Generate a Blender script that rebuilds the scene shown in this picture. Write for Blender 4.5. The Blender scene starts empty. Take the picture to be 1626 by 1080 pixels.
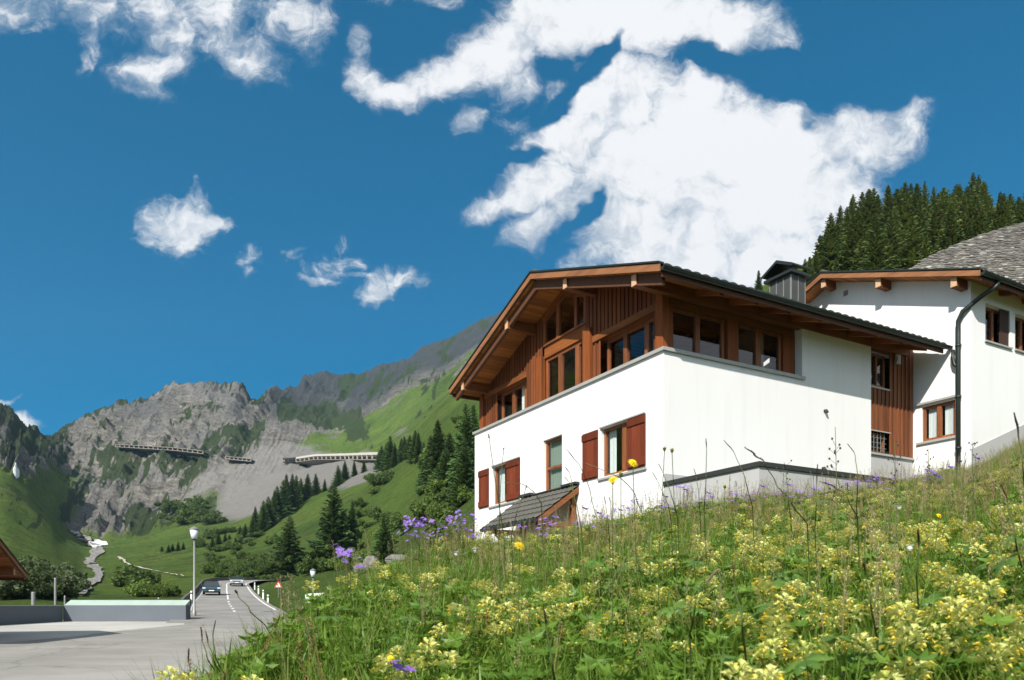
import bpy, math, random
import numpy as np
from mathutils import Vector, Matrix, noise as mnoise
random.seed(7); RS = np.random.RandomState(11)
SC = bpy.context.scene
COL = SC.collection
F, CX, H = 1200.0, 813.0, 962.0          # focal length and principal point of the photo, used only to turn survey angles into metres
R = math.radians

def ray(px, py, Y):
    return Vector(((px-CX)/F*Y, Y, (H-py)/F*Y))

# ------------------------------------------------------------------ object helpers
def tag(o, label=None, cat=None, group=None, kind=None):
    if label: o['label'] = label
    if cat: o['category'] = cat
    if group: o['group'] = group
    if kind: o['kind'] = kind
    return o

def empty(name, loc, rz=0.0, label=None, cat=None, group=None):
    o = bpy.data.objects.new(name, None); COL.objects.link(o)
    o.empty_display_size = .2
    o.location = loc; o.rotation_euler = (0, 0, rz)
    return tag(o, label, cat, group)

class MB:
    def __init__(s): s.v = []; s.f = []; s.m = []
    def add(s, vs, fs, mi=0):
        n = len(s.v); s.v.extend([tuple(p) for p in vs])
        for f in fs: s.f.append(tuple(i+n for i in f)); s.m.append(mi)
    def box(s, x0, x1, y0, y1, z0, z1, mi=0):
        if x0 > x1: x0, x1 = x1, x0
        if y0 > y1: y0, y1 = y1, y0
        if z0 > z1: z0, z1 = z1, z0
        s.add([(x0,y0,z0),(x1,y0,z0),(x1,y1,z0),(x0,y1,z0),(x0,y0,z1),(x1,y0,z1),(x1,y1,z1),(x0,y1,z1)],
              [(0,3,2,1),(4,5,6,7),(0,1,5,4),(1,2,6,5),(2,3,7,6),(3,0,4,7)], mi)
    def bar(s, a, b, w, h, up=(0,0,1), mi=0):
        a = Vector(a); b = Vector(b); d = (b-a).normalized(); up = Vector(up)
        sx = d.cross(up)
        if sx.length < 1e-6: sx = d.cross(Vector((1,0,0)))
        sx.normalize(); uz = sx.cross(d).normalized()
        q = []
        for p in (a, b):
            for i, j in ((-1,-1),(1,-1),(1,1),(-1,1)): q.append(p + sx*(w/2*i) + uz*(h/2*j))
        s.add(q, [(0,1,2,3),(7,6,5,4),(0,4,5,1),(1,5,6,2),(2,6,7,3),(3,7,4,0)], mi)
    def prism(s, pts, off, mi=0):
        off = Vector(off); n = len(pts); a = [Vector(p) for p in pts]; b = [p+off for p in a]
        s.add(a+b, [tuple(range(n-1,-1,-1)), tuple(range(n,2*n))] + [(i,(i+1)%n,n+(i+1)%n,n+i) for i in range(n)], mi)
    def tube(s, pts, rad, n=8, caps=True, mi=0):
        pts = [Vector(p) for p in pts]
        if not hasattr(rad, '__len__'): rad = [rad]*len(pts)
        rings = []; prev = None
        for i, p in enumerate(pts):
            d = (pts[min(i+1,len(pts)-1)] - pts[max(i-1,0)]).normalized()
            if prev is None:
                x = d.cross(Vector((0,0,1)))
                if x.length < 1e-4: x = d.cross(Vector((1,0,0)))
            else: x = prev - d*prev.dot(d)
            x.normalize(); prev = x; y = d.cross(x)
            rings.append([p + (x*math.cos(2*math.pi*k/n) + y*math.sin(2*math.pi*k/n))*rad[i] for k in range(n)])
        vs = [q for r in rings for q in r]; fs = []
        for i in range(len(pts)-1):
            for k in range(n): fs.append((i*n+k, i*n+(k+1)%n, (i+1)*n+(k+1)%n, (i+1)*n+k))
        if caps: fs.append(tuple(range(n-1,-1,-1))); fs.append(tuple(range((len(pts)-1)*n, len(pts)*n)))
        s.add(vs, fs, mi)
    def lathe(s, c, prof, n=16, mi=0):
        c = Vector(c); vs = []
        for r, z in prof:
            for k in range(n): vs.append(c + Vector((r*math.cos(2*math.pi*k/n), r*math.sin(2*math.pi*k/n), z)))
        fs = [(i*n+k, i*n+(k+1)%n, (i+1)*n+(k+1)%n, (i+1)*n+k) for i in range(len(prof)-1) for k in range(n)]
        fs.append(tuple(range(n-1,-1,-1))); fs.append(tuple(range((len(prof)-1)*n, len(prof)*n)))
        s.add(vs, fs, mi)
    def build(s, name, mats, parent=None, smooth=False, bevel=0.0):
        me = bpy.data.meshes.new(name); me.from_pydata(s.v, [], s.f); me.update()
        if not isinstance(mats, (list, tuple)): mats = [mats]
        for m in mats: me.materials.append(m)
        if len(mats) > 1: me.polygons.foreach_set('material_index', s.m)
        if smooth: me.polygons.foreach_set('use_smooth', [True]*len(me.polygons))
        o = bpy.data.objects.new(name, me); COL.objects.link(o)
        if parent: o.parent = parent
        if bevel:
            b = o.modifiers.new('bevel', 'BEVEL'); b.width = bevel; b.segments = 2; b.limit_method = 'ANGLE'; b.angle_limit = R(40)
        return o

def np_mesh(name, V, Q, mats, parent=None, smooth=False, link=True, mi=None):
    """V (n,3); Q (m,4) quads or (m,3) triangles."""
    V = np.asarray(V, np.float32); Q = np.asarray(Q, np.int32); k = Q.shape[1]
    me = bpy.data.meshes.new(name)
    me.vertices.add(len(V)); me.vertices.foreach_set('co', V.ravel())
    me.loops.add(Q.size); me.loops.foreach_set('vertex_index', Q.ravel())
    me.polygons.add(len(Q)); me.polygons.foreach_set('loop_start', np.arange(0, Q.size, k, dtype=np.int32))
    me.polygons.foreach_set('loop_total', np.full(len(Q), k, np.int32))
    if smooth: me.polygons.foreach_set('use_smooth', np.ones(len(Q), bool))
    if not isinstance(mats, (list, tuple)): mats = [mats]
    for m in mats: me.materials.append(m)
    if mi is not None: me.polygons.foreach_set('material_index', np.asarray(mi, np.int32))
    me.update(calc_edges=True); me.validate()
    o = bpy.data.objects.new(name, me)
    if link: COL.objects.link(o)
    if parent: o.parent = parent
    return o

def copy_tree(o, parent=None):
    c = o.copy(); COL.objects.link(c)
    if parent: c.parent = parent
    for ch in list(o.children): copy_tree(ch, c)
    return c

# ------------------------------------------------------------------ materials
class NT:
    def __init__(s, name):
        s.mat = bpy.data.materials.new(name); s.mat.use_nodes = True
        s.t = s.mat.node_tree; s.t.nodes.clear()
        s.out = s.t.nodes.new('ShaderNodeOutputMaterial')
    def n(s, typ, **kw):
        nd = s.t.nodes.new('ShaderNode'+typ)
        for k, v in kw.items():
            if k in nd.inputs and not hasattr(type(nd), k): nd.inputs[k].default_value = v
            else:
                try: setattr(nd, k, v)
                except Exception: nd.inputs[k].default_value = v
        return nd
    def l(s, a, b): s.t.links.new(a, b)
    def setin(s, nd, key, v):
        if hasattr(v, 'is_output'): s.l(v, nd.inputs[key])
        else: nd.inputs[key].default_value = v
    def noise(s, scale, detail=4, rough=.55, vec=None, dist=0.0, out='Fac'):
        nd = s.n('TexNoise'); nd.inputs['Scale'].default_value = scale; nd.inputs['Detail'].default_value = detail
        nd.inputs['Roughness'].default_value = rough; nd.inputs['Distortion'].default_value = dist
        if vec is not None: s.l(vec, nd.inputs['Vector'])
        return nd.outputs[out]
    def ramp(s, fac, stops, interp='LINEAR'):
        nd = s.n('ValToRGB'); nd.color_ramp.interpolation = interp
        el = nd.color_ramp.elements
        while len(el) > 1: el.remove(el[-1])
        for i, (p, c) in enumerate(stops):
            e = el[0] if i == 0 else el.new(p)
            e.position = p
            e.color = (c, c, c, 1) if not hasattr(c, '__len__') else (*c, 1)
        s.l(fac, nd.inputs['Fac']); return nd.outputs['Color']
    def mix(s, fac, a, b, mode='MIX'):
        nd = s.n('Mix'); nd.data_type = 'RGBA'; nd.blend_type = mode
        s.setin(nd, 0, fac)
        for k, v in ((6, a), (7, b)):
            if hasattr(v, 'is_output'): s.l(v, nd.inputs[k])
            else: nd.inputs[k].default_value = (*v, 1)
        return nd.outputs[2]
    def math(s, op, a, b=0.0, c=0.0, clamp=False):
        nd = s.n('Math'); nd.operation = op; nd.use_clamp = clamp
        s.setin(nd, 0, a); s.setin(nd, 1, b); s.setin(nd, 2, c)
        return nd.outputs[0]
    def obj(s): return s.n('TexCoord').outputs['Object']
    def geo(s): return s.n('NewGeometry')
    def mapping(s, vec, scale=(1,1,1), rot=(0,0,0), loc=(0,0,0)):
        nd = s.n('Mapping'); s.l(vec, nd.inputs['Vector'])
        nd.inputs['Scale'].default_value = scale; nd.inputs['Rotation'].default_value = rot; nd.inputs['Location'].default_value = loc
        return nd.outputs[0]
    def bump(s, h, strength=.3, dist=.02):
        nd = s.n('Bump'); nd.inputs['Strength'].default_value = strength; nd.inputs['Distance'].default_value = dist
        s.l(h, nd.inputs['Height']); return nd.outputs[0]
    def attr(s, name):
        nd = s.n('Attribute'); nd.attribute_name = name; return nd
    def bsdf(s, color, rough=.7, spec=.3, metal=0.0, normal=None, **kw):
        nd = s.n('BsdfPrincipled')
        if hasattr(color, 'is_output'): s.l(color, nd.inputs['Base Color'])
        else: nd.inputs['Base Color'].default_value = (*color, 1)
        s.setin(nd, 'Roughness', rough); s.setin(nd, 'Specular IOR Level', spec); s.setin(nd, 'Metallic', metal)
        if normal is not None: s.l(normal, nd.inputs['Normal'])
        return nd
    def done(s, sh):
        s.l(sh.outputs[0] if hasattr(sh, 'outputs') else sh, s.out.inputs['Surface']); return s.mat

def mat_simple(name, col, rough=.6, spec=.3, metal=0.0, var=.15, nscale=3.0, bump=0.0, bscale=40.0):
    m = NT(name); o = m.obj()
    c = m.mix(m.noise(nscale, 5, .6, o), tuple(x*(1-var) for x in col), tuple(min(1, x*(1+var)) for x in col))
    nrm = m.bump(m.noise(bscale, 4, .6, o), bump, .01) if bump else None
    return m.done(m.bsdf(c, rough, spec, metal, nrm))

def mat_plaster(name, base=.82):
    m = NT(name); o = m.obj()
    big = m.noise(.35, 5, .6, o); fine = m.noise(55, 5, .65, o)
    streak = m.noise(1.2, 4, .6, m.mapping(o, (3.0, 3.0, .25)))
    c = m.mix(m.ramp(big, [(.3, 0), (.75, 1)]), (base*.955, base*.95, base*.935), (base, base, base*.985))
    c = m.mix(m.math('MULTIPLY', m.ramp(streak, [(.52, 0), (.8, 1)]), .34), c, (base*.72, base*.71, base*.67))
    return m.done(m.bsdf(c, .9, .15, 0, m.bump(fine, .22, .006)))

def mat_wood(name, c0, c1, grain=(14, 14, 1.0), rough=.6, dark=(.05, .022, .012), spec=.25):
    """grain = frequencies along local x, y, z; the smallest runs along the fibre."""
    m = NT(name); o = m.obj(); g = m.geo()
    ri = g.outputs['Random Per Island']
    off = m.n('Combine' + 'XYZ'); m.l(m.math('MULTIPLY', ri, 37.0), off.inputs[0]); m.l(m.math('MULTIPLY', ri, 11.0), off.inputs[1]); m.l(m.math('MULTIPLY', ri, 23.0), off.inputs[2])
    ad = m.n('VectorMath'); ad.operation = 'ADD'; m.l(o, ad.inputs[0]); m.l(off.outputs[0], ad.inputs[1])
    v = m.mapping(ad.outputs[0], grain)
    n1 = m.noise(1.6, 6, .65, v, .6); n2 = m.noise(.45, 3, .5, v)
    c = m.mix(m.ramp(n1, [(.3, 0), (.7, 1)]), c0, c1)
    c = m.mix(m.math('MULTIPLY', m.ramp(n2, [(.5, 0), (.75, 1)]), .5), c, dark)
    br = m.n('HueSaturation'); m.l(c, br.inputs['Color']); m.l(m.math('MULTIPLY_ADD', ri, .6, .68), br.inputs['Value'])
    return m.done(m.bsdf(br.outputs[0], rough, spec, 0, m.bump(n1, .25, .006)))

def mat_leaf(name, c0, c1, transl=.35, rough=.55, spec=.25, instancer=False, tip=None, tcol=(.35, .42, .05)):
    m = NT(name)
    f = m.geo().outputs['Random Per Island']
    if instancer: f = m.math('FRACT', m.math('ADD', m.math('MULTIPLY', f, .6), m.n('ObjectInfo').outputs['Random']))
    c = m.mix(f, c0, c1)
    if tip:
        c = m.mix(m.math('MULTIPLY', m.ramp(f, [(.78, 0), (1.0, 1)]), .7), c, tip)
    hs = m.n('HueSaturation'); m.l(c, hs.inputs['Color'])
    if not instancer:
        m.l(m.math('MULTIPLY_ADD', m.n('ObjectInfo').outputs['Random'], .5, .76), hs.inputs['Value'])
    c = hs.outputs[0]
    b = m.bsdf(c, rough, spec)
    t = m.n('BsdfTranslucent'); m.l(m.mix(.35, c, tcol, 'MIX'), t.inputs['Color'])
    mx = m.n('MixShader'); mx.inputs[0].default_value = transl
    m.l(b.outputs[0], mx.inputs[1]); m.l(t.outputs[0], mx.inputs[2])
    return m.done(mx)

M = {}
M['plaster'] = mat_plaster('white_plaster', .73)
M['grey_plaster'] = mat_plaster('grey_plinth_plaster', .40)
M['boards'] = mat_wood('brown_vertical_boards', (.115, .034, .012), (.20, .065, .022), (14, 14, 1.0))
M['boards_side'] = mat_wood('weathered_boards', (.125, .040, .015), (.215, .075, .029), (14, 14, 1.0))
M['beam_x'] = mat_wood('brown_beam', (.14, .046, .016), (.24, .09, .034), (1.0, 14, 14))
M['beam_y'] = mat_wood('orange_lintel', (.17, .052, .014), (.27, .092, .023), (14, 1.0, 14))
M['beam_z'] = mat_wood('orange_post', (.19, .050, .012), (.29, .084, .020), (14, 14, 1.0))
M['frame'] = mat_wood('window_frame_wood', (.165, .052, .018), (.25, .088, .031), (10, 10, 1.2), .45, spec=.4)
M['soffit'] = mat_wood('soffit_planks', (.36, .145, .05), (.50, .23, .085), (14, 1.0, 14))
M['shutter'] = mat_wood('red_brown_shutter', (.115, .024, .010), (.165, .036, .014), (10, 10, 1.0), .5, (.075, .018, .008))
M['endgrain'] = mat_simple('pale_beam_end', (.52, .33, .20), .8, .1, 0, .25, 18)
M['trim'] = mat_simple('grey_sill_metal', (.36, .36, .34), .5, .4, .2, .12)
M['dark_metal'] = mat_simple('dark_green_gutter_metal', (.022, .030, .026), .45, .5, .3, .3)
M['coping'] = mat_simple('dark_coping_metal', (.035, .038, .036), .5, .5, .2, .2)
M['galv'] = mat_simple('galvanised_steel', (.24, .245, .235), .5, .5, .4, .12, 6)
M['curtain'] = mat_simple('white_curtain', (.72, .74, .76), .9, .1, 0, .06)
M['blind'] = mat_simple('pale_green_blind', (.24, .30, .26), .8, .2, 0, .05)
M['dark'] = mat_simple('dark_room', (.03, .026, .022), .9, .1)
M['white_paint'] = mat_simple('white_paint', (.80, .80, .78), .5, .4, 0, .04)
M['yellow_petal'] = mat_leaf('yellow_petals', (.80, .56, .01), (.86, .66, .03), .3)
M['trunk'] = mat_simple('bark', (.10, .07, .05), .9, .1, 0, .3, 6, .6, 25)

def mat_glass():
    m = NT('window_glass')
    gl = m.n('BsdfGlossy'); gl.inputs['Roughness'].default_value = .02; gl.inputs['Color'].default_value = (.95, .97, 1, 1)
    o = m.obj(); m.l(m.bump(m.noise(1.3, 2, .5, o), .035, .05), gl.inputs['Normal'])
    tr = m.n('BsdfTransparent'); tr.inputs['Color'].default_value = (.80, .84, .82, 1)
    g = m.geo(); dp = m.n('VectorMath'); dp.operation = 'DOT_PRODUCT'; m.l(g.outputs['Normal'], dp.inputs[0]); m.l(g.outputs['Incoming'], dp.inputs[1])
    sch = m.math('POWER', m.math('SUBTRACT', 1.0, m.math('ABSOLUTE', dp.outputs['Value']), 0, True), 5.0)
    mx = m.n('MixShader'); m.l(m.math('MULTIPLY_ADD', sch, 1.1, .075, True), mx.inputs[0])
    m.l(tr.outputs[0], mx.inputs[1]); m.l(gl.outputs[0], mx.inputs[2])
    return m.done(mx)
M['glass'] = mat_glass()

def mat_rooftile():
    m = NT('dark_roof_tiles'); o = m.obj(); ri = m.geo().outputs['Random Per Island']
    c = m.mix(m.noise(4, 5, .6, o), (.055, .052, .048), (.12, .115, .10))
    c = m.mix(m.math('MULTIPLY', m.ramp(m.noise(1.4, 5, .7, o), [(.5, 0), (.7, 1)]), .6), c, (.055, .075, .03))
    return m.done(m.bsdf(c, .8, .25, 0, m.bump(m.noise(60, 3, .6, o), .3, .01)))
M['tiles'] = mat_rooftile()

def mat_shingle():
    m = NT('weathered_shingles'); o = m.obj(); ri = m.geo().outputs['Random Per Island']
    c = m.ramp(ri, [(0, (.10, .092, .082)), (.4, (.15, .14, .125)), (.8, (.20, .188, .165)), (.95, (.26, .245, .215)), (1, (.46, .44, .41))])
    c = m.mix(m.math('MULTIPLY', m.noise(9, 5, .7, m.mapping(o, (1, 1, 4))), .5), c, (.09, .085, .075))
    return m.done(m.bsdf(c, .9, .15))
M['shingle'] = mat_shingle()

def mat_asphalt(name, a, b, crack=True):
    m = NT(name); o = m.obj()
    c = m.mix(m.ramp(m.noise(.25, 6, .65, o, .4), [(.38, 0), (.60, 1)]), tuple(x*.9 for x in a), b)
    c = m.mix(m.math('MULTIPLY', m.ramp(m.noise(.9, 5, .7, m.mapping(o, (.25, 1.2, 1)), .8), [(.5, 0), (.72, 1)]), .35), c, tuple(x*.72 for x in a))
    fine = m.noise(70, 3, .7, o)
    c = m.mix(m.math('MULTIPLY', m.ramp(fine, [(.3, 1), (.5, 0)]), .30), c, tuple(x*.55 for x in a))
    if crack:
        vo = m.n('TexVoronoi'); vo.feature = 'DISTANCE_TO_EDGE'; vo.inputs['Scale'].default_value = .16
        wv = m.n('VectorMath'); wv.operation = 'ADD'
        m.l(o, wv.inputs[0]); sc = m.n('VectorMath'); sc.operation = 'SCALE'; sc.inputs[3].default_value = 2.2
        m.l(m.noise(.5, 5, .65, o, 0, 'Color'), sc.inputs[0]); m.l(sc.outputs[0], wv.inputs[1]); m.l(wv.outputs[0], vo.inputs['Vector'])
        c = m.mix(m.math('MULTIPLY', m.ramp(vo.outputs['Distance'], [(.0, 1), (.012, 0)]), .4), c, tuple(x*.35 for x in a))
    return m.done(m.bsdf(c, .88, .2, 0, m.bump(fine, .3, .01)))
M['asphalt'] = mat_asphalt('pale_tarmac', (.25, .238, .215), (.31, .295, .268))  # even pale grey-beige tone of the plaza tarmac
M['road'] = mat_asphalt('road_asphalt', (.22, .212, .196), (.265, .253, .235))
M['paving'] = mat_asphalt('pale_concrete_paving', (.40, .388, .355), (.46, .445, .405), False)
M['concrete'] = mat_simple('grey_concrete', (.115, .13, .15), .85, .2, 0, .12, 1.2, .3, 30)
M['mint'] = mat_simple('pale_green_sheet_metal', (.32, .40, .34), .5, .4, 0, .25, 1.1)

# ------------------------------------------------------------------ light, sky, camera
SUN = Vector((.551, 1.167, -1.0)).normalized()       # the way the light travels
EL = math.asin(-SUN.z)
sd = bpy.data.lights.new('sun', 'SUN'); sd.energy = 4.6; sd.angle = R(.53); sd.color = (1, .955, .88)
so = bpy.data.objects.new('sun', sd); COL.objects.link(so); so.rotation_euler = SUN.to_track_quat('-Z', 'Y').to_euler(); so.location = (0, -20, 60)
EXPO = .75
SKY = .11

def build_world():
    w = bpy.data.worlds.new('World'); SC.world = w; w.use_nodes = True
    m = NT.__new__(NT); m.t = w.node_tree; m.t.nodes.clear()
    out = m.t.nodes.new('ShaderNodeOutputWorld'); bg = m.t.nodes.new('ShaderNodeBackground')
    sk = m.t.nodes.new('ShaderNodeTexSky'); sk.sky_type = 'NISHITA'; sk.sun_disc = False
    sk.sun_elevation = EL; sk.sun_rotation = math.atan2(-SUN.x, -SUN.y); sk.altitude = 1500; sk.air_density = 1.0; sk.dust_density = .4; sk.ozone_density = 2.0
    d = m.t.nodes.new('ShaderNodeTexCoord').outputs['Generated']
    sx = m.n('SeparateXYZ'); m.l(d, sx.inputs[0])
    up = m.n('VectorMath'); up.operation = 'ADD'; m.l(d, up.inputs[0]); up.inputs[1].default_value = (0, 0, .2)
    nm = m.n('VectorMath'); nm.operation = 'NORMALIZE'; m.l(up.outputs[0], nm.inputs[0]); m.l(nm.outputs[0], sk.inputs[0])
    y = m.math('MAXIMUM', sx.outputs[1], .08)
    P = m.n('CombineXYZ')
    m.l(m.math('MULTIPLY_ADD', m.math('DIVIDE', sx.outputs[0], y), F/100, CX/100), P.inputs[0])
    m.l(m.math('MULTIPLY_ADD', m.math('DIVIDE', sx.outputs[2], y), -F/100, H/100), P.inputs[1])
    P = P.outputs[0]
    def noise2(p, scale, det, rough=.55, dist=0.0, out='Fac'):
        nd = m.n('TexNoise'); nd.noise_dimensions = '2D'; nd.inputs['Scale'].default_value = scale; nd.inputs['Detail'].default_value = det
        nd.inputs['Roughness'].default_value = rough; nd.inputs['Distortion'].default_value = dist; m.l(p, nd.inputs['Vector']); return nd.outputs[out]
    def warp(p, scale, amt, det):
        c = noise2(p, scale, det, .55, 0, 'Color')
        s1 = m.n('VectorMath'); s1.operation = 'MULTIPLY_ADD'; m.l(c, s1.inputs[0]); s1.inputs[1].default_value = (amt, amt, 0); s1.inputs[2].default_value = (-amt/2, -amt/2, 0)
        a = m.n('VectorMath'); a.operation = 'ADD'; m.l(p, a.inputs[0]); m.l(s1.outputs[0], a.inputs[1])
        return a.outputs[0]
    def field(p, ells):
        tot = None
        for (cx, cy, rx, ry, ang, amp) in ells:
            mp = m.n('Mapping'); mp.vector_type = 'TEXTURE'; m.l(p, mp.inputs[0])
            mp.inputs['Location'].default_value = (cx, cy, 0); mp.inputs['Rotation'].default_value = (0, 0, R(ang)); mp.inputs['Scale'].default_value = (rx, ry, 1000)
            ln = m.n('VectorMath'); ln.operation = 'LENGTH'; m.l(mp.outputs[0], ln.inputs[0])
            mr = m.n('MapRange'); mr.interpolation_type = 'SMOOTHSTEP'; mr.inputs[1].default_value = 1.55; mr.inputs[2].default_value = .15; mr.inputs[3].default_value = 0; mr.inputs[4].default_value = amp
            m.l(ln.outputs[1], mr.inputs[0]); v = mr.outputs[0]
            if tot is None: tot = v
            elif amp < 0: tot = m.math('ADD', tot, v)
            else: tot = m.math('MAXIMUM', tot, v)
        return tot
    k = 1.0/(SKY*2**EXPO)
    tint = m.mix(1.0, sk.outputs[0], SKYTINT, 'MULTIPLY')
    def back_(col):
        b_ = m.n('Background'); m.l(col, b_.inputs['Color']); b_.inputs['Strength'].default_value = SKY; return b_.outputs[0]
    def cloud(ells, lo, hi, soft, grey):
        """sky with one family of clouds; ells in units of 100 plate pixels: x, y, half length, half width, tilt, density"""
        W = warp(P, 1.2, .5, 3); B = field(W, ells); W2 = warp(W, 3.4, .16, 2)
        fb = noise2(W2, 1.5, 8, .62)
        fine = noise2(m.mapping(W2, (1, 1.6, 1), (0, 0, R(28))), 6.0, 4, .65)
        nz = m.math('ADD', m.math('MULTIPLY', m.math('SUBTRACT', fb, .5), 1.25*soft), m.math('MULTIPLY', m.math('SUBTRACT', fine, .5), .5*soft))
        D = m.math('ADD', B, nz)
        mr = m.n('MapRange'); mr.interpolation_type = 'SMOOTHSTEP'; mr.inputs[1].default_value = lo; mr.inputs[2].default_value = hi; m.l(D, mr.inputs[0])
        a = m.math('MULTIPLY', mr.outputs[0], m.math('MINIMUM', m.math('MULTIPLY', B, 4.0), 1.0))
        up2 = m.n('VectorMath'); up2.operation = 'ADD'; m.l(W2, up2.inputs[0]); up2.inputs[1].default_value = (-.12, -.18, 0)
        fb2 = noise2(up2.outputs[0], 1.5, 5, .62); sh = noise2(W, .7, 3, .5)
        core = m.n('MapRange'); core.interpolation_type = 'SMOOTHSTEP'; core.inputs[1].default_value = .25; core.inputs[2].default_value = 1.25
        m.l(m.math('ADD', m.math('ADD', D, m.math('MULTIPLY', m.math('SUBTRACT', fb, fb2), 1.5)), m.math('MULTIPLY', m.math('SUBTRACT', sh, .5), 2.2)), core.inputs[0])
        cc = m.mix(core.outputs[0], tuple(c*k for c in grey), tuple(c*k for c in (.95, .955, .97)))
        return back_(m.mix(a, tint, cc))
    def inside(x0, x1, y0, y1):
        sp = m.n('SeparateXYZ'); m.l(P, sp.inputs[0])
        f = m.math('MULTIPLY', m.math('GREATER_THAN', sp.outputs[0], x0), m.math('LESS_THAN', sp.outputs[0], x1))
        f = m.math('MULTIPLY', f, m.math('MULTIPLY', m.math('GREATER_THAN', sp.outputs[1], y0), m.math('LESS_THAN', sp.outputs[1], y1)))
        return m.math('MULTIPLY', f, m.math('GREATER_THAN', sx.outputs[1], .081))
    def choose(f, a, b):
        mx = m.n('MixShader'); m.l(f, mx.inputs[0]); m.l(a, mx.inputs[1]); m.l(b, mx.inputs[2]); return mx.outputs[0]
    sh_ = back_(tint)
    # broken cloud added overhead and behind the viewer, unseen, for neutral fill light
    back = m.n('MapRange'); back.interpolation_type = 'SMOOTHSTEP'; back.inputs[1].default_value = .35; back.inputs[2].default_value = -.15; m.l(sx.outputs[1], back.inputs[0])
    high = m.n('MapRange'); high.interpolation_type = 'SMOOTHSTEP'; high.inputs[1].default_value = .70; high.inputs[2].default_value = .88; m.l(sx.outputs[2], high.inputs[0])
    bn_ = m.ramp(m.noise(2.2, 3, .6, d), [(.36, 0), (.56, 1)])
    a2 = m.math('MULTIPLY', m.math('MAXIMUM', back.outputs[0], high.outputs[0]), bn_)
    cl_ = m.n('RGB'); cl_.outputs[0].default_value = (.86*k, .88*k, .92*k, 1)
    sh_ = choose(a2, sh_, back_(cl_.outputs[0]))
    for (ells, bx, lo, hi, soft, grey) in CLOUDS:
        sh_ = choose(inside(*bx), sh_, cloud(ells, lo, hi, soft, grey))
    m.l(sh_, out.inputs['Surface'])
    m.t.nodes.remove(bg)
    w.cycles.sampling_method = 'MANUAL'; w.cycles.sample_map_resolution = 512
SKYTINT = (.0, .62, .76)
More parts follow.
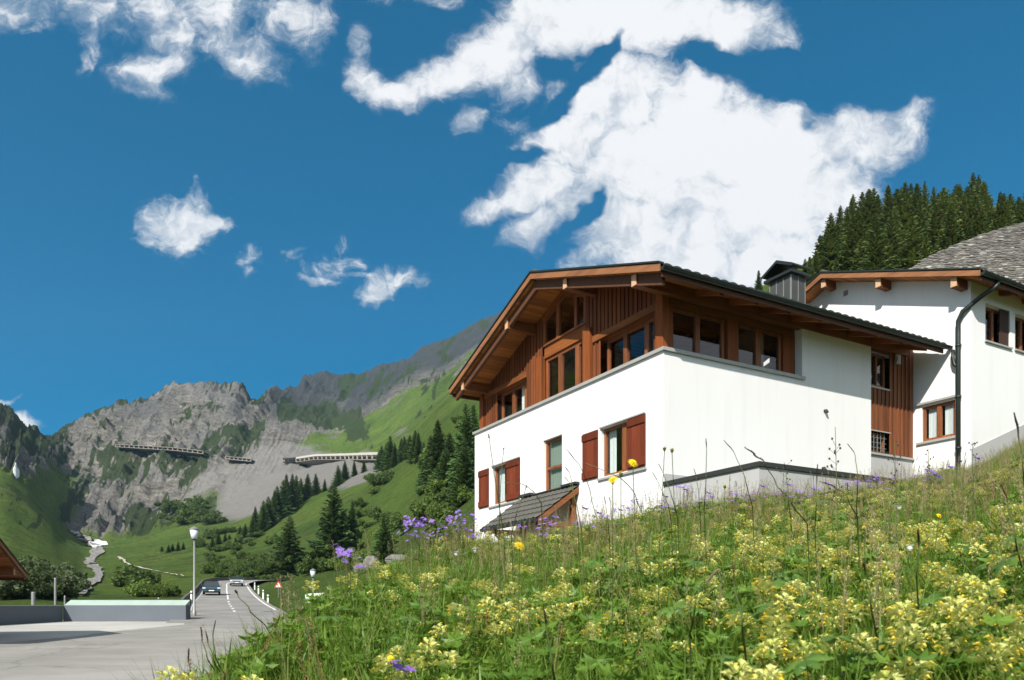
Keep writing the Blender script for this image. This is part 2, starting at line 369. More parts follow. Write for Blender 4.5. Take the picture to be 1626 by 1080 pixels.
CLOUDS = [
    ([  # veil along the top left
    (.2, .1, 1.0, .5, 0, .72), (1.5, .15, 1.1, .42, 12, .72), (1.42, .65, .2, .5, 12, .55), (1.45, 1.0, .12, .3, 10, .35),
    (2.7, .25, .7, .75, 0, .95), (2.45, 1.05, .75, .42, -18, .82), (2.55, 1.4, .35, .25, 30, .6), (3.4, .1, .9, .55, 0, .85), (3.75, .8, .85, .42, 18, .85), (4.6, .3, .8, .55, 10, .72), (4.3, 1.15, .5, .2, 42, .55), (4.9, .7, .4, .4, 40, .5),
    (5.15, .3, .3, .6, 10, .5), (2.25, 1.35, .4, .25, -10, .6), (2.6, -.05, 3.0, .62, 2, .66), (3.3, .55, 1.5, .5, 8, .62)], (-3, 5.42, -3, 2.3), .18, 1.10, .95, (.40, .49, .60)),
    ([(6.9, .02, .8, .16, 0, .5), (6.0, .02, .5, .14, 10, .4),
    # upper sweep of the big cloud
    (5.72, .62, .22, .45, 12, .62), (5.68, 1.0, .3, .35, 0, .62), (5.85, 1.35, .45, .36, 25, .8), (6.3, 1.5, .75, .34, 6, 1.0), (7.1, 1.25, .95, .42, -20, 1.1), (8.0, .8, 1.0, .62, -30, 1.2), (8.9, .25, 1.2, .75, -18, 1.3),
    (10.2, .1, 1.5, .85, 0, 1.35), (11.5, .35, 1.0, .52, 0, 1.2), (12.3, .6, .65, .38, 25, .85), (12.55, .8, .3, .2, 20, .5), (8.2, 1.35, .6, .42, -30, .75), (7.45, 1.95, .42, .24, -35, .62), (8.3, 2.0, .55, .2, 10, .52), (6.45, 1.75, .3, .2, 0, .6),
    # lower mass
    (9.8, 1.6, 1.1, .85, 0, 1.2), (9.2, 2.2, .95, .65, -20, 1.15), (11.0, 1.8, 1.0, .8, 0, 1.3), (10.5, 2.6, 1.8, 1.0, 0, 1.4), (8.6, 2.9, 1.0, .42, -25, 1.1), (7.8, 3.3, .6, .24, -20, .85), (8.6, 3.55, .65, .36, -25, 1.0), (9.1, 3.2, .6, .4, -30, 1.0),
    (12.2, 2.4, 1.7, .9, 5, 1.4), (13.6, 2.2, 1.0, .62, -5, 1.25), (14.35, 2.05, .5, .5, -30, .9), (14.6, 1.75, .3, .2, -30, .5), (11.9, 3.4, 1.8, .9, -10, 1.4), (10.1, 3.6, 1.0, .7, -15, 1.2), (12.2, 4.1, 1.3, .6, -20, 1.25), (10.8, 4.1, 1.4, .5, 0, 1.15), (9.4, 3.95, .6, .24, -30, .75), (13.3, 3.0, .9, .7, -25, 1.15),
    # blue gaps
    (9.45, 1.0, .55, .13, -45, -.8), (8.85, 1.12, .26, .15, 0, -.5), (8.85, 1.72, .45, .12, -48, -.7), (9.35, 3.3, .42, .14, -55, -.9), (11.3, .95, .36, .26, 60, -.9), (12.73, 1.98, .12, .13, 0, -.5), (13.0, 1.28, 1.1, .42, 10, -.9), (8.4, 2.45, .45, .1, -10, -.5)],
     (5.42, 17, -3, 5.0), .24, 1.0, .80, (.56, .62, .70)),
    ([(2.85, 3.62, .68, .46, 0, 1.1), (3.08, 3.3, .28, .36, -12, .75), (3.12, 3.0, .1, .25, 10, .4), (3.25, 3.55, .5, .22, 0, .85), (2.7, 3.85, .62, .2, 0, .8), (3.95, 4.1, .32, .26, -40, .62), (3.95, 4.3, .16, .2, 0, .5), (5.3, 4.2, .5, .26, -10, .62), (5.2, 4.42, .5, .13, -5, .55), (5.45, 3.9, .15, .15, -45, .4),
    (5.95, 4.6, .45, .32, -15, .85), (6.35, 4.4, .55, .2, 5, .75), (5.6, 4.35, .6, .12, 10, .6), (4.6, 4.05, .4, .15, -20, .48), (3.65, 3.15, .12, .08, -30, .4)], (1.6, 7.1, 2.6, 5.2), .28, .9, .95, (.52, .60, .69)),
    ([(.25, 6.62, .55, .18, 12, .85), (.0, 6.38, .5, .07, -10, .6)], (-1.5, 1.2, 6.0, 7.1), .28, .85, .8, (.62, .68, .74)),
]
build_world()

cd = bpy.data.cameras.new('camera'); cam = bpy.data.objects.new('camera', cd); COL.objects.link(cam)
cam.location = (0, 0, 0); cam.rotation_euler = (R(90), 0, 0)
cd.sensor_width = 36; cd.lens = F/1626*36; cd.shift_y = (H-540)/1626; cd.clip_start = .05; cd.clip_end = 20000
cd.dof.use_dof = True; cd.dof.focus_distance = 9.0; cd.dof.aperture_fstop = 8.0
SC.camera = cam
SC.view_settings.view_transform = 'Standard'; SC.view_settings.look = 'None'; SC.view_settings.exposure = EXPO; SC.view_settings.gamma = 1
SC.cycles.max_bounces = 6; SC.cycles.transparent_max_bounces = 12; SC.cycles.diffuse_bounces = 3; SC.cycles.glossy_bounces = 3; SC.cycles.transmission_bounces = 4
SC.cycles.sample_clamp_indirect = 8; SC.cycles.volume_bounces = 0
# ------------------------------------------------------------------ houses
# local frame of a house: x runs along the long side (away from the gable), y along the gable wall, z up
HA = R(29.17)
HO = Vector((3.213, 16.0, 0))
HM = Matrix.Translation(HO) @ Matrix.Rotation(HA, 4, 'Z')
def hw(x, y, z): return HM @ Vector((x, y, z))

def wall_holes(mb, P, a0, a1, z0, z1, holes, depth, mi=0):
    """flat wall in (a, z) with rectangular openings and their reveals; P(a, z, d) gives the point d inside the wall face."""
    A = sorted({a0, a1, *[h[0] for h in holes], *[h[1] for h in holes]}); Z = sorted({z0, z1, *[h[2] for h in holes], *[h[3] for h in holes]})
    for i in range(len(A)-1):
        for j in range(len(Z)-1):
            ca, cz = (A[i]+A[i+1])/2, (Z[j]+Z[j+1])/2
            if any(h[0] < ca < h[1] and h[2] < cz < h[3] for h in holes): continue
            mb.add([P(A[i],Z[j],0), P(A[i+1],Z[j],0), P(A[i+1],Z[j+1],0), P(A[i],Z[j+1],0)], [(0,1,2,3)], mi)
    for b0, b1, y0, y1 in holes:
        c = [(b0,y0),(b1,y0),(b1,y1),(b0,y1)]
        for k in range(4):
            p, q = c[k], c[(k+1)%4]
            mb.add([P(*p,0), P(*q,0), P(*q,depth), P(*p,depth)], [(0,1,2,3)], mi)

def boards(mb, bx, a0, a1, zb, zt, holes, width=.155, thick=.022, batten=.045):
    """vertical boarding with cover strips; bx(a_lo, a_hi, z_lo, z_hi, d_lo, d_hi) adds one board; zb / zt give its ends; holes(a) lists openings."""
    n = max(1, round((a1-a0)/width)); w = (a1-a0)/n
    def segs(a, lo, hi):
        out = [(lo, hi)]
        for h0, h1 in holes(a):
            nx = []
            for s0, s1 in out:
                if h1 <= s0 or h0 >= s1: nx.append((s0, s1)); continue
                if h0 > s0: nx.append((s0, h0))
                if h1 < s1: nx.append((h1, s1))
            out = nx
        return [(p, q) for p, q in out if q-p > .02]
    for i in range(n):
        c = a0+(i+.5)*w
        for p, q in segs(c, zb(c), zt(c)): bx(a0+i*w+.004, a0+(i+1)*w-.004, p, q, 0, thick+random.uniform(-.002, .002))
        if i:
            e = a0+i*w
            for p, q in segs(e, zb(e), zt(e)):
                bx(e-batten/2, e+batten/2, p, q-.006, thick+.003, thick+.024)

def window(parent, P, a0, a1, z0, z1, d, mull=(), rails=(), fw=.07, depth=.07, mat=None, curtain=None, name='window', rmat=None, mw=None, tops=None):
    """frame with mullions at a-positions, rails at z-positions, one pane mesh and maybe a curtain, set d behind the face."""
    fr = MB()
    def fb(p, q, r, s, dd0=0, dd1=None):
        dd1 = depth if dd1 is None else dd1
        v = [P(p,r,d+dd0), P(q,r,d+dd0), P(q,r,d+dd1), P(p,r,d+dd1), P(p,s,d+dd0), P(q,s,d+dd0), P(q,s,d+dd1), P(p,s,d+dd1)]
        fr.add(v, [(0,3,2,1),(4,5,6,7),(0,1,5,4),(1,2,6,5),(2,3,7,6),(3,0,4,7)])
    fb(a0, a0+fw, z0, z1); fb(a1-fw, a1, z0, z1); fb(a0+fw, a1-fw, z0, z0+fw); fb(a0+fw, a1-fw, z1-fw, z1)
    mw = mw or fw
    for m_ in mull: fb(m_-mw/2, m_+mw/2, z0+fw, z1-fw, -.012, depth)
    for r_ in rails: fb(a0+fw, a1-fw, r_-fw/2, r_+fw/2, .004, depth-.004)
    o = fr.build(name, mat or M['frame'], parent, bevel=.006)
    pn = MB(); e = sorted([a0+fw, *[x for m_ in mull for x in (m_-mw/2, m_+mw/2)], a1-fw])
    for i in range(0, len(e), 2):
        pn.add([P(e[i],z0+fw,d+depth*.6), P(e[i+1],z0+fw,d+depth*.6), P(e[i+1],z1-fw,d+depth*.6), P(e[i],z1-fw,d+depth*.6)], [(0,1,2,3)])
    pn.build('pane', M['glass'], o)
    if curtain:
        for (c0, c1, cm) in curtain:
            cu = MB(); n = 24; vs = []
            for i in range(n+1):
                a = c0+(c1-c0)*i/n; dd = d+depth+.05+.018*math.sin(i*1.9)+.008*math.sin(i*4.1)
                vs += [P(a, z0+fw*.6, dd), P(a, z1-fw*.5, dd)]
            cu.add(vs, [(2*i, 2*i+2, 2*i+3, 2*i+1) for i in range(n)])
            cu.build('curtain', cm, o, smooth=True)
    return o

def shutter(parent, x, y0, y1, z0, z1, label=None):
    """board shutter folded open against a wall that faces -x."""
    sb = MB(); n = 4; w = (y1-y0)/n
    for i in range(n): sb.box(x-.034, x-.012, y0+i*w+.003, y0+(i+1)*w-.003, z0, z1)
    for zz in (z0+.03, z1-.20): sb.box(x-.062, x-.0345, y0+.004, y1-.004, zz, zz+.17)
    return sb.build('shutter', M['shutter'], parent, bevel=.004)

def roof_z(y, ridge_y, ridge_z, slope): return ridge_z - abs(y-ridge_y)*slope

def tiled_slope(mb, x0, x1, ya, yb, za, zb, pitch=.25, course=.36, amp=.026, lift=.03):
    """rounded tiles from the ridge (ya, za) to the eave (yb, zb), one strip per course stepped like overlapping tiles."""
    L = math.hypot(yb-ya, zb-za); n = int(math.ceil(L/course)); m_ = int((x1-x0)/pitch)*6
    nz = Vector((0, -(zb-za)/L*(1 if yb < ya else -1), abs(yb-ya)/L)); 
    nz = Vector((0, (zb-za)*(-1)/L, (yb-ya)/L)); nz = nz if nz.z > 0 else -nz
    for k in range(n):
        t0 = k*course/L; t1 = min(1.0, (k*course+course+.03)/L)
        vs = []
        for i in range(m_+1):
            x = x0+(x1-x0)*i/m_; h = amp*abs(math.sin(math.pi*i/6))
            for t, up in ((t0, .0), (t1, lift), (t1, lift-.03)):
                p = Vector((x, ya+(yb-ya)*t, za+(zb-za)*t)) + nz*(h+up+.012); vs.append(p)
        mb.add(vs, [f for i in range(m_) for f in ((3*i, 3*i+1, 3*i+4, 3*i+3), (3*i+1, 3*i+2, 3*i+5, 3*i+4))])

def chalet_roof(parent, x0, x1, ry, rz, half, drop, ov_label=None, tiles=True, purlins=(), wall_x=.15, fly=True, rafters=()):
    sl = drop/half
    T = .20
    rf = MB()
    for sgn in (-1, 1):
        ye = ry+sgn*half; ze = rz-drop
        # deck under the tiles
        rf.add([(x0,ry,rz-.06),(x1,ry,rz-.06),(x1,ye,ze-.06),(x0,ye,ze-.06),(x0,ry,rz-.14),(x1,ry,rz-.14),(x1,ye,ze-.14),(x0,ye,ze-.14)],
               [(0,1,2,3),(7,6,5,4),(0,3,7,4),(1,5,6,2),(3,2,6,7)])
    roof = rf.build('roof', M['coping'], parent)
    ti = MB()
    for sgn in (-1, 1): tiled_slope(ti, x0+.03, x1-.03, ry, ry+sgn*(half+.05), rz-.06, rz-drop-.07)
    ti.tube([(x0+.02, ry, rz+.01), (x1-.02, ry, rz+.01)], .09, 10)
    ti.build('tiling', M['tiles'], roof)
    so = MB()
    for sgn in (-1, 1):
        n = 0; y = 0.05; w = .125
        while y < half-.06:
            q = min(y+w-.006, half-.06)
            pts = [(x0+.05, ry+sgn*y, rz-y*sl-.142), (x0+.05, ry+sgn*q, rz-q*sl-.142), (x0+.05, ry+sgn*q, rz-q*sl-.165), (x0+.05, ry+sgn*y, rz-y*sl-.165)]
            so.prism(pts, (x1-x0-.1, 0, 0)); y += w
    so.build('soffit', M['soffit_x'], roof)
    if rafters:
        ra = MB()
        for x in rafters:
            for sgn in (-1, 1):
                ra.prism([(x-.06, ry, rz-.168), (x-.06, ry+sgn*(half-.1), rz-.168-(half-.1)*sl), (x-.06, ry+sgn*(half-.1), rz-.29-(half-.1)*sl), (x-.06, ry, rz-.29)], (.12, 0, 0))
        ra.build('rafter', M['beam_y'], roof)
    # bargeboards: a pale upper board and a darker, deeper one behind it
    for sgn in (-1, 1):
        bb = MB()
        def strip(xa, xb, u0, u1, y_in=0.0, y_out=None):
            yo = half+.02 if y_out is None else y_out
            bb.prism([(xa, ry+sgn*y_in, rz-y_in*sl-u0), (xa, ry+sgn*yo, rz-yo*sl-u0), (xa, ry+sgn*yo, rz-yo*sl-u1), (xa, ry+sgn*y_in, rz-y_in*sl-u1)], (xb-xa, 0, 0))
        strip(x0-.035, x0-.002, .02, .165)
        bb.build('bargeboard', M['verge'], roof)
        if fly: bb = MB(); strip(x0+.13, x0+.22, .168, .40, .0, half-.1); bb.build('fly_rafter', M['dark_wood'], roof)
    ed = MB()
    for sgn in (-1, 1):
        ed.prism([(x0-.06, ry, rz+.03), (x0-.06, ry+sgn*(half+.03), rz-drop+.02), (x0-.06, ry+sgn*(half+.03), rz-drop-.015), (x0-.06, ry, rz-.012)], (.14, 0, 0))
    ed.build('verge_flashing', M['dark_metal'], roof)
    # gutters along both eaves
    for sgn in (-1, 1):
        g = MB(); yc = ry+sgn*(half+.065); zc = rz-drop-.09; n = 8
        vs = []
        for x in (x0+.0, x1+.12):
            for k in range(n+1):
                a = math.pi+math.pi*k/n; vs.append((x, yc+.066*math.cos(a), zc+.07*math.sin(a)))
        g.add(vs, [(k, k+1, n+2+k, n+1+k) for k in range(n)])
        g.add(vs[:n+1], [tuple(range(n+1))]); g.add(vs[n+1:], [tuple(range(n, -1, -1))])
        for k in range(int((x1-x0)/.9)+1): g.box(x0+.2+k*.9, x0+.235+k*.9, yc-.068, yc+.068, zc-.004, zc+.006)
        g.tube([(x0, yc+sgn*.066, zc), (x1+.12, yc+sgn*.066, zc)], .012, 6)
        g.build('gutter', M['dark_metal'], roof)
        fb = MB(); ye = ry+sgn*(half-.02); ze = rz-drop
        fb.prism([(x0+.06, ye-.016, ze-.145), (x0+.06, ye+.016, ze-.145), (x0+.06, ye+.016, ze-.25), (x0+.06, ye-.016, ze-.25)], (x1-x0-.12, 0, 0))
        fb.build('fascia', M['dark_wood'], roof)
    for (py_, xe) in purlins:
        pz = rz-abs(py_-ry)*sl-.17
        pb = MB(); w = .085
        pb.prism([(xe, py_-w, pz-.25), (xe, py_+w, pz-.25), (xe, py_+w, pz), (xe, py_-w, pz)], (x1-.2-xe, 0, 0))
        p = pb.build('purlin', M['beam_x'], parent)
        e = MB(); e.box(xe-.012, xe-.001, py_-w+.008, py_+w-.008, pz-.24, pz-.01); e.build('end_grain', M['endgrain'], p)
    return roof

M['verge'] = mat_wood('faded_bargeboard', (.20, .085, .036), (.30, .135, .06), (14, 1.0, 14))
M['dark_wood'] = mat_wood('dark_stained_fascia', (.07, .03, .015), (.12, .05, .025), (1.0, 14, 14))
M['soffit_x'] = mat_wood('soffit_planks_lengthwise', (.34, .115, .028), (.46, .18, .05), (1.0, 14, 14))

# ---- the big chalet
house = empty('chalet', HO, HA, 'white chalet with brown timber upper storey under a low gable roof', 'house', None)
RY, RZ, HALF, DROP, SL = 4.05, 8.43, 4.93, 1.705, 1.705/4.93
def under(y): return RZ - abs(y-RY)*SL - .17
ZS = 5.40
wl = MB()
PG = lambda a, z, d: (d, a, z)                  # gable wall, faces -x
PR = lambda a, z, d: (a, d, z)                  # long wall, faces -y
wall_holes(wl, PG, 0, 9.0, -1.2, ZS, [(6.12, 7.80, 3.03, 4.18), (3.95, 4.88, 3.03, 4.42), (.62, 2.25, 3.05, 4.20), (4.2, 5.2, .1, 2.2)], .16)
wall_holes(wl, PR, 0, 6.84, -1.2, ZS, [], .1)
wl.add([(0,9,-1.2),(8.7,9,-1.2),(8.7,9,6.7),(.26,9,6.7),(.26,9,ZS),(0,9,ZS)], [(0,1,2,3,4,5)])
wl.add([(8.7,0.3,-1.2),(8.7,9,-1.2),(8.7,9,6.7),(8.7,RY,8.2),(8.7,.3,6.85)], [(0,1,2,3,4)])
wl.add([(0,0,ZS),(4.27,0,ZS),(4.27,.4,ZS),(.4,.4,ZS),(.4,9,ZS),(0,9,ZS)], [(0,1,2,3,4,5)])      # parapet top under the sill
# white upper block on the long side
for q in ([(4.27,0,ZS),(6.84,0,ZS),(6.84,0,under(0)),(4.27,0,under(0))], [(4.27,0,ZS),(4.27,.26,ZS),(4.27,.26,under(.26)),(4.27,0,under(0))],
          [(6.84,0,-1.2),(6.84,.3,-1.2),(6.84,.3,under(.3)),(6.84,0,under(0))]):
    wl.add(q, [(0,1,2,3)])
wall_part = wl.build('wall', M['plaster'], house)
pl = MB(); pl.box(.01, 6.83, -.012, .004, -1.2, 2.80); pl.build('plinth', M['grey_plaster'], wall_part)
sm = MB(); sm.box(-.06, .17, -.06, 9.05, ZS+.003, ZS+.075); sm.box(.171, 4.33, -.06, .245, ZS+.003, ZS+.075)
sm.build('sill_cap', M['trim'], house)
for (vx, vz) in ((5.07, 4.76), (5.0, 3.35)):
    v = MB(); v.tube([(vx, .03, vz), (vx, -.05, vz-.005), (vx, -.09, vz-.05)], [.04, .042, .03], 10); v.build('vent_pipe', M['dark_metal'], house)
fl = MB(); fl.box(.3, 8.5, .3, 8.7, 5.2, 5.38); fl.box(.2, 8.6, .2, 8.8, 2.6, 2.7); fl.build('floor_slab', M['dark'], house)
pt = MB(); pt.box(3.2, 3.3, .3, 8.7, -1, 6.6); pt.build('inner_wall', mat_simple('dim_inner_wall', (.22, .16, .11), .9, .1), house)

# timber storey, gable side: face at x = .15
WX = .15
gb = MB()
RW = (.45, 2.42); LW = (5.95, 7.78); CW = (3.08, 5.14)
def topm(y): return under(y)-.02
def gable_holes(a):
    h = []
    if RW[0] < a < RW[1]: h.append((5.4, 6.40))
    if LW[0] < a < LW[1]: h.append((5.4, 6.42))
    if CW[0] < a < CW[1]: h.append((5.4, 9))
    return h
for y0, y1 in ((.12, CW[0]), (CW[1], 8.82)):
    gb = MB(); boards(gb, lambda a, b, p, q, d0, d1: gb.box(WX-d1, WX-d0, a, b, p, q), y0, y1, lambda a: ZS+.08, topm, gable_holes)
    gb.build('gable_boarding', M['boards'], house)
def sided(mb): mb.add([(WX+.02, .12, ZS), (WX+.02, 8.82, ZS), (WX+.02, 8.82, under(8.82)), (WX+.02, RY, under(RY)), (WX+.02, .12, under(.12))], [(0,1,2,3,4)])
# windows
GP = lambda a, z, d: (WX+d, a, z)
zs0 = ZS+.08
w = window(house, GP, RW[0], RW[1], zs0, 6.40, .15, mull=(.92, 1.70), mw=.15, fw=.08, curtain=None)
w = window(house, GP, LW[0], LW[1], zs0, 6.42, .15, mull=(6.30, 7.03), mw=.15, fw=.08, curtain=[(6.45, 6.75, M['curtain'])])
w = window(house, GP, CW[0], CW[1], zs0, 6.72, .10, mull=(3.62, 4.42), mw=.17, fw=.09)
# central head rail and the raking gable window above it
cr = MB(); cr.box(WX+.05, WX+.22, CW[0], CW[1], 6.723, 7.03); cr.build('head_rail', M['beam_y'], house)
tw = MB(); pn = MB()
def tz(y): return under(y)-.16
def tbar(y0, y1):
    tw.prism([(WX, y0, 7.033), (WX, y1, 7.033), (WX, y1, tz(y1)), (WX, y0, tz(y0))], (.08, 0, 0))
for y0, y1 in ((3.08, 3.20), (3.50, 3.62), (4.32, 4.47), (5.02, 5.14)): tbar(y0, y1)
edges = [(3.20, 3.50), (3.62, 4.32), (4.47, 5.02)]
for y0, y1 in edges:
    ys = [y0, y1] if not (y0 < RY < y1) else [y0, RY, y1]
    tw.box(WX, WX+.08, y0, y1, 7.033, 7.09)
    for a, b in zip(ys[:-1], ys[1:]):
        tw.prism([(WX, a, tz(a)-.09), (WX, b, tz(b)-.09), (WX, b, tz(b)), (WX, a, tz(a))], (.08, 0, 0))
    pn.add([(WX+.05, y0, 7.09)] + [(WX+.05, y, tz(y)-.09) for y in ys] + [(WX+.05, y1, 7.09)], [tuple(range(len(ys)+2))])
tw = tw.build('gable_window', M['frame'], house); pn.build('pane', M['glass'], tw)
hd = MB(); hd.prism([(WX-.03, 3.08, tz(3.08)+.002), (WX-.03, RY, tz(RY)+.002), (WX-.03, 5.14, tz(5.14)+.002), (WX-.03, 5.14, under(5.14)), (WX-.03, RY, under(RY)), (WX-.03, 3.08, under(3.08))], (.12, 0, 0))
hd.build('raking_header', M['beam_y'], house)
# lintels, posts
for (y0, y1, z) in ((.32, 2.72, 6.40), (5.93, 8.5, 6.42)):
    b = MB(); b.box(WX-.08, WX+.24, y0, y1, z, z+.155); b.build('lintel', M['beam_y'], house, bevel=.008)
for (y0, y1, zt, dx) in ((.10, .34, under(.1)-.03, .10), (2.76, 3.06, 6.80, .13), (5.16, 5.40, 6.80, .06), (8.58, 8.82, under(8.82)-.03, .08)):
    b = MB(); b.box(WX-dx, WX+.1, y0, y1, ZS+.078, zt); b.build('post', M['beam_z'], house, bevel=.008)
# timber storey, long side: face at y = .23
WY = .23
RP = lambda a, z, d: (a, WY+d, z)
HH = 6.50
window(house, RP, .40, 2.00, zs0, HH, .02, mull=(1.18,), mw=.13, fw=.085)
window(house, RP, 2.36, 3.84, zs0, HH, .02, mull=(3.07,), mw=.17, fw=.085)
b = MB(); b.box(.36, 4.26, WY-.02, WY+.12, HH+.002, under(WY)); b.build('header_beam', M['beam_x'], house)
for x0, x1, dy in ((2.02, 2.34, .06), (3.86, 4.262, .03)):
    b = MB(); b.box(x0, x1, WY-dy, WY+.1, ZS+.078, HH); b.build('post', M['beam_z'], house, bevel=.008)
b = MB(); b.box(.255, .398, WY-.05, WY+.1, ZS+.078, HH); b.build('post', M['beam_z'], house)

# boarded bay at the rear of the long side
BY = .08
bb = MB()
bh = lambda a: ([(5.66, 6.56)] if 6.84 < a < 7.62 else []) + ([(3.97, 4.50)] if 6.84 < a < 7.62 else [])
boards(bb, lambda a, b, p, q, d0, d1: bb.box(a, b, BY-d1, BY-d0, p, q), 6.86, 8.68, lambda a: 3.97, lambda a: under(.1)-.01, bh, .165)
bb.build('side_boarding', M['boards_side'], house)
BP = lambda a, z, d: (a, BY+d, z)
window(house, BP, 6.87, 7.60, 5.68, 6.55, .06, mull=(7.24,), fw=.06)
wv = window(house, BP, 6.87, 7.60, 3.985, 4.49, .08, fw=.05)
gr = MB()
for k in range(5): gr.tube([(6.95+k*.14, BY+.02, 3.99), (6.95+k*.14, BY+.02, 4.49)], .008, 6)
for k in range(3): gr.tube([(6.87, BY+.02, 4.1+k*.13), (7.6, BY+.02, 4.1+k*.13)], .008, 6)
gr.build('grille', M['galv'], wv)
for q in ((6.85, 7.66, BY-.05, BY+.0, 5.615, 5.655), (6.85, 7.70, BY-.05, BY, 4.503, 4.53)):
    b = MB(); b.box(*q); b.build('drip_sill', M['trim'], house)
b = MB(); b.box(6.845, 8.70, BY-.05, BY+.03, 3.90, 3.955); b.build('base_ledge', M['trim'], house)
b = MB(); b.box(6.845, 8.69, BY-.0, BY+.04, -1.2, 3.895); b.build('base_wall', M['grey_plaster'], house)
lm = MB(); lm.box(7.86, 8.04, BY-.10, BY-.03, 6.36, 6.60); lm.box(7.89, 8.01, BY-.115, BY-.101, 6.40, 6.56)
lm.build('wall_lamp', M['trim'], house)
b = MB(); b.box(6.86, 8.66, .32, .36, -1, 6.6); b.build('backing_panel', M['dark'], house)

# ground-floor windows with shutters
G = lambda a, z, d: (d, a, z)
w1 = window(house, G, 6.12, 7.80, 3.03, 4.18, .09, mull=(6.92,), mw=.12, curtain=[(7.40, 7.72, M['curtain'])])
w2 = window(house, G, 3.95, 4.88, 3.03, 4.42, .09, rails=(3.66,), curtain=[(4.0, 4.84, M['blind'])])
w3 = window(house, G, .62, 2.25, 3.05, 4.20, .09, mull=(1.47,), mw=.15, curtain=[(1.92, 2.18, M['curtain'])])
shutter(house, 0, 8.01, 8.67, 3.02, 4.19); shutter(house, 0, 6.13, 6.88, 3.02, 4.19)
shutter(house, 0, 2.35, 2.99, 3.06, 4.21); shutter(house, 0, .58, 1.20, 3.06, 4.21)
for y0, y1, z in ((6.08, 8.0, 3.0), (.55, 2.34, 3.02), (6.1, 7.82, 4.185), (.6, 2.27, 4.205)):
    b = MB(); b.box(-.05, .10, y0, y1, z-.045 if z < 3.5 else z, z if z < 3.5 else z+.03); b.build('window_sill', M['trim'], house)
dr = MB(); dr.box(.08, .13, 4.22, 5.18, .1, 2.18); d_ = dr.build('door', M['shutter'], house)
dh = MB(); dh.tube([(.05, 4.32, 1.1), (.05, 4.45, 1.1)], .015, 8); dh.build('handle', M['galv'], d_)

chalet_roof(house, -.85, 8.56, RY, RZ, HALF, DROP, purlins=((8.32, -.75), (5.55, -.75), (2.66, -.75), (.05, -.75)), rafters=(.9, 1.9, 2.9, 3.9, 4.9, 5.9, 6.9, 7.9))
# lean-to canopy over the door
ct = MB(); L0, L1 = 3.19, 6.0; PX, ZW, ZE = 1.17, 2.96, 2.13
ct.prism([(-.015, L0, ZW), (-PX, L0, ZE), (-PX, L0, ZE-.05), (-.015, L0, ZW-.05)], (0, L1-L0, 0))
cano = ct.build('canopy', M['soffit'], house)
tl = MB(); tiled_slope(tl, L0-.03, L1+.03, -.02, -PX-.07, ZW+.02, ZE+.01-.05, pitch=.2, course=.3)
tl.v = [(y, x, z) for x, y, z in tl.v]; tl.build('tiling', M['tiles'], cano)
fl_ = MB(); fl_.box(-.14, -.012, L0-.05, L0+.62, ZW+.06, ZW+.115); fl_.box(-.14, -.012, L1-.65, L1+.02, ZW+.06, ZW+.13); fl_.box(-.09, -.012, L0+.62, L1-.65, ZW+.05, ZW+.08)
fl_.build('flashing', M['coping'], cano)
for y in (L0, L1):
    vb = MB(); s_ = 1 if y == L0 else -1
    vb.prism([(-.02, y-s_*.03, ZW-.01), (-PX-.02, y-s_*.03, ZE-.01), (-PX-.02, y-s_*.03, ZE-.15), (-.02, y-s_*.03, ZW-.15)], (0, s_*.028, 0)); vb.build('verge_board', M['beam_x'], cano)
    br = MB(); yy = y+s_*.16
    br.bar((-.07, yy, ZW-.12), (-.07, yy, 1.25), .12, .12, (0, 1, 0)); br.bar((-.13, yy, 2.02), (-PX+.05, yy, 2.02), .12, .12)
    br.bar((-.12, yy, 1.35), (-.92, yy, 1.97), .11, .10, (0, 1, 0)); br.build('bracket', M['beam_x'], cano)
gt = MB(); gt.tube([(-PX-.1, L0-.03, ZE-.07), (-PX-.1, L1+.03, ZE-.07)], .055, 8); gt.build('gutter', M['dark_metal'], cano)

# chimney
chm = MB(); cx0, cx1, cy0, cy1 = 6.92, 7.52, 2.60, 3.38
chm.box(cx0, cx1, cy0, cy1, 7.2, 9.52); 
chi = chm.build('chimney', mat_simple('sheet_clad_chimney', (.07, .074, .072), .55, .4, .3, .3, 2.5), house)
se = MB()
for y in (cy0+.012, cy0+.26, cy0+.52, cy1-.012): se.box(cx0-.012, cx0-.001, y-.012, y+.012, 7.3, 9.50)
for x in (cx0+.012, cx0+.3, cx1-.012): se.box(x-.012, x+.012, cy0-.012, cy0-.001, 7.3, 9.50)
se.build('seam', M['galv'], chi)
cp = MB(); cp.box(cx0-.12, cx1+.12, cy0-.12, cy1+.12, 9.522, 9.60); cp.build('chimney_collar', M['dark_metal'], chi)
cl = MB()
for (x, y) in ((cx0, cy0), (cx1, cy0), (cx0, cy1), (cx1, cy1)): cl.box(x-.03, x+.03, y-.03, y+.03, 9.602, 9.74)
ym = (cy0+cy1)/2
for sg in (-1, 1): cl.prism([(cx0-.16, ym, 10.02), (cx0-.16, ym+sg*.56, 9.74), (cx0-.16, ym+sg*.56, 9.70), (cx0-.16, ym, 9.98)], (cx1-cx0+.32, 0, 0))
for sg in (-1, 1): cl.prism([(cx0-.18, ym, 9.985), (cx0-.18, ym+sg*.57, 9.70), (cx0-.18, ym+sg*.57, 9.64), (cx0-.18, ym, 9.92)], (.02, 0, 0))
cl.build('chimney_hood', M['dark_metal'], chi)

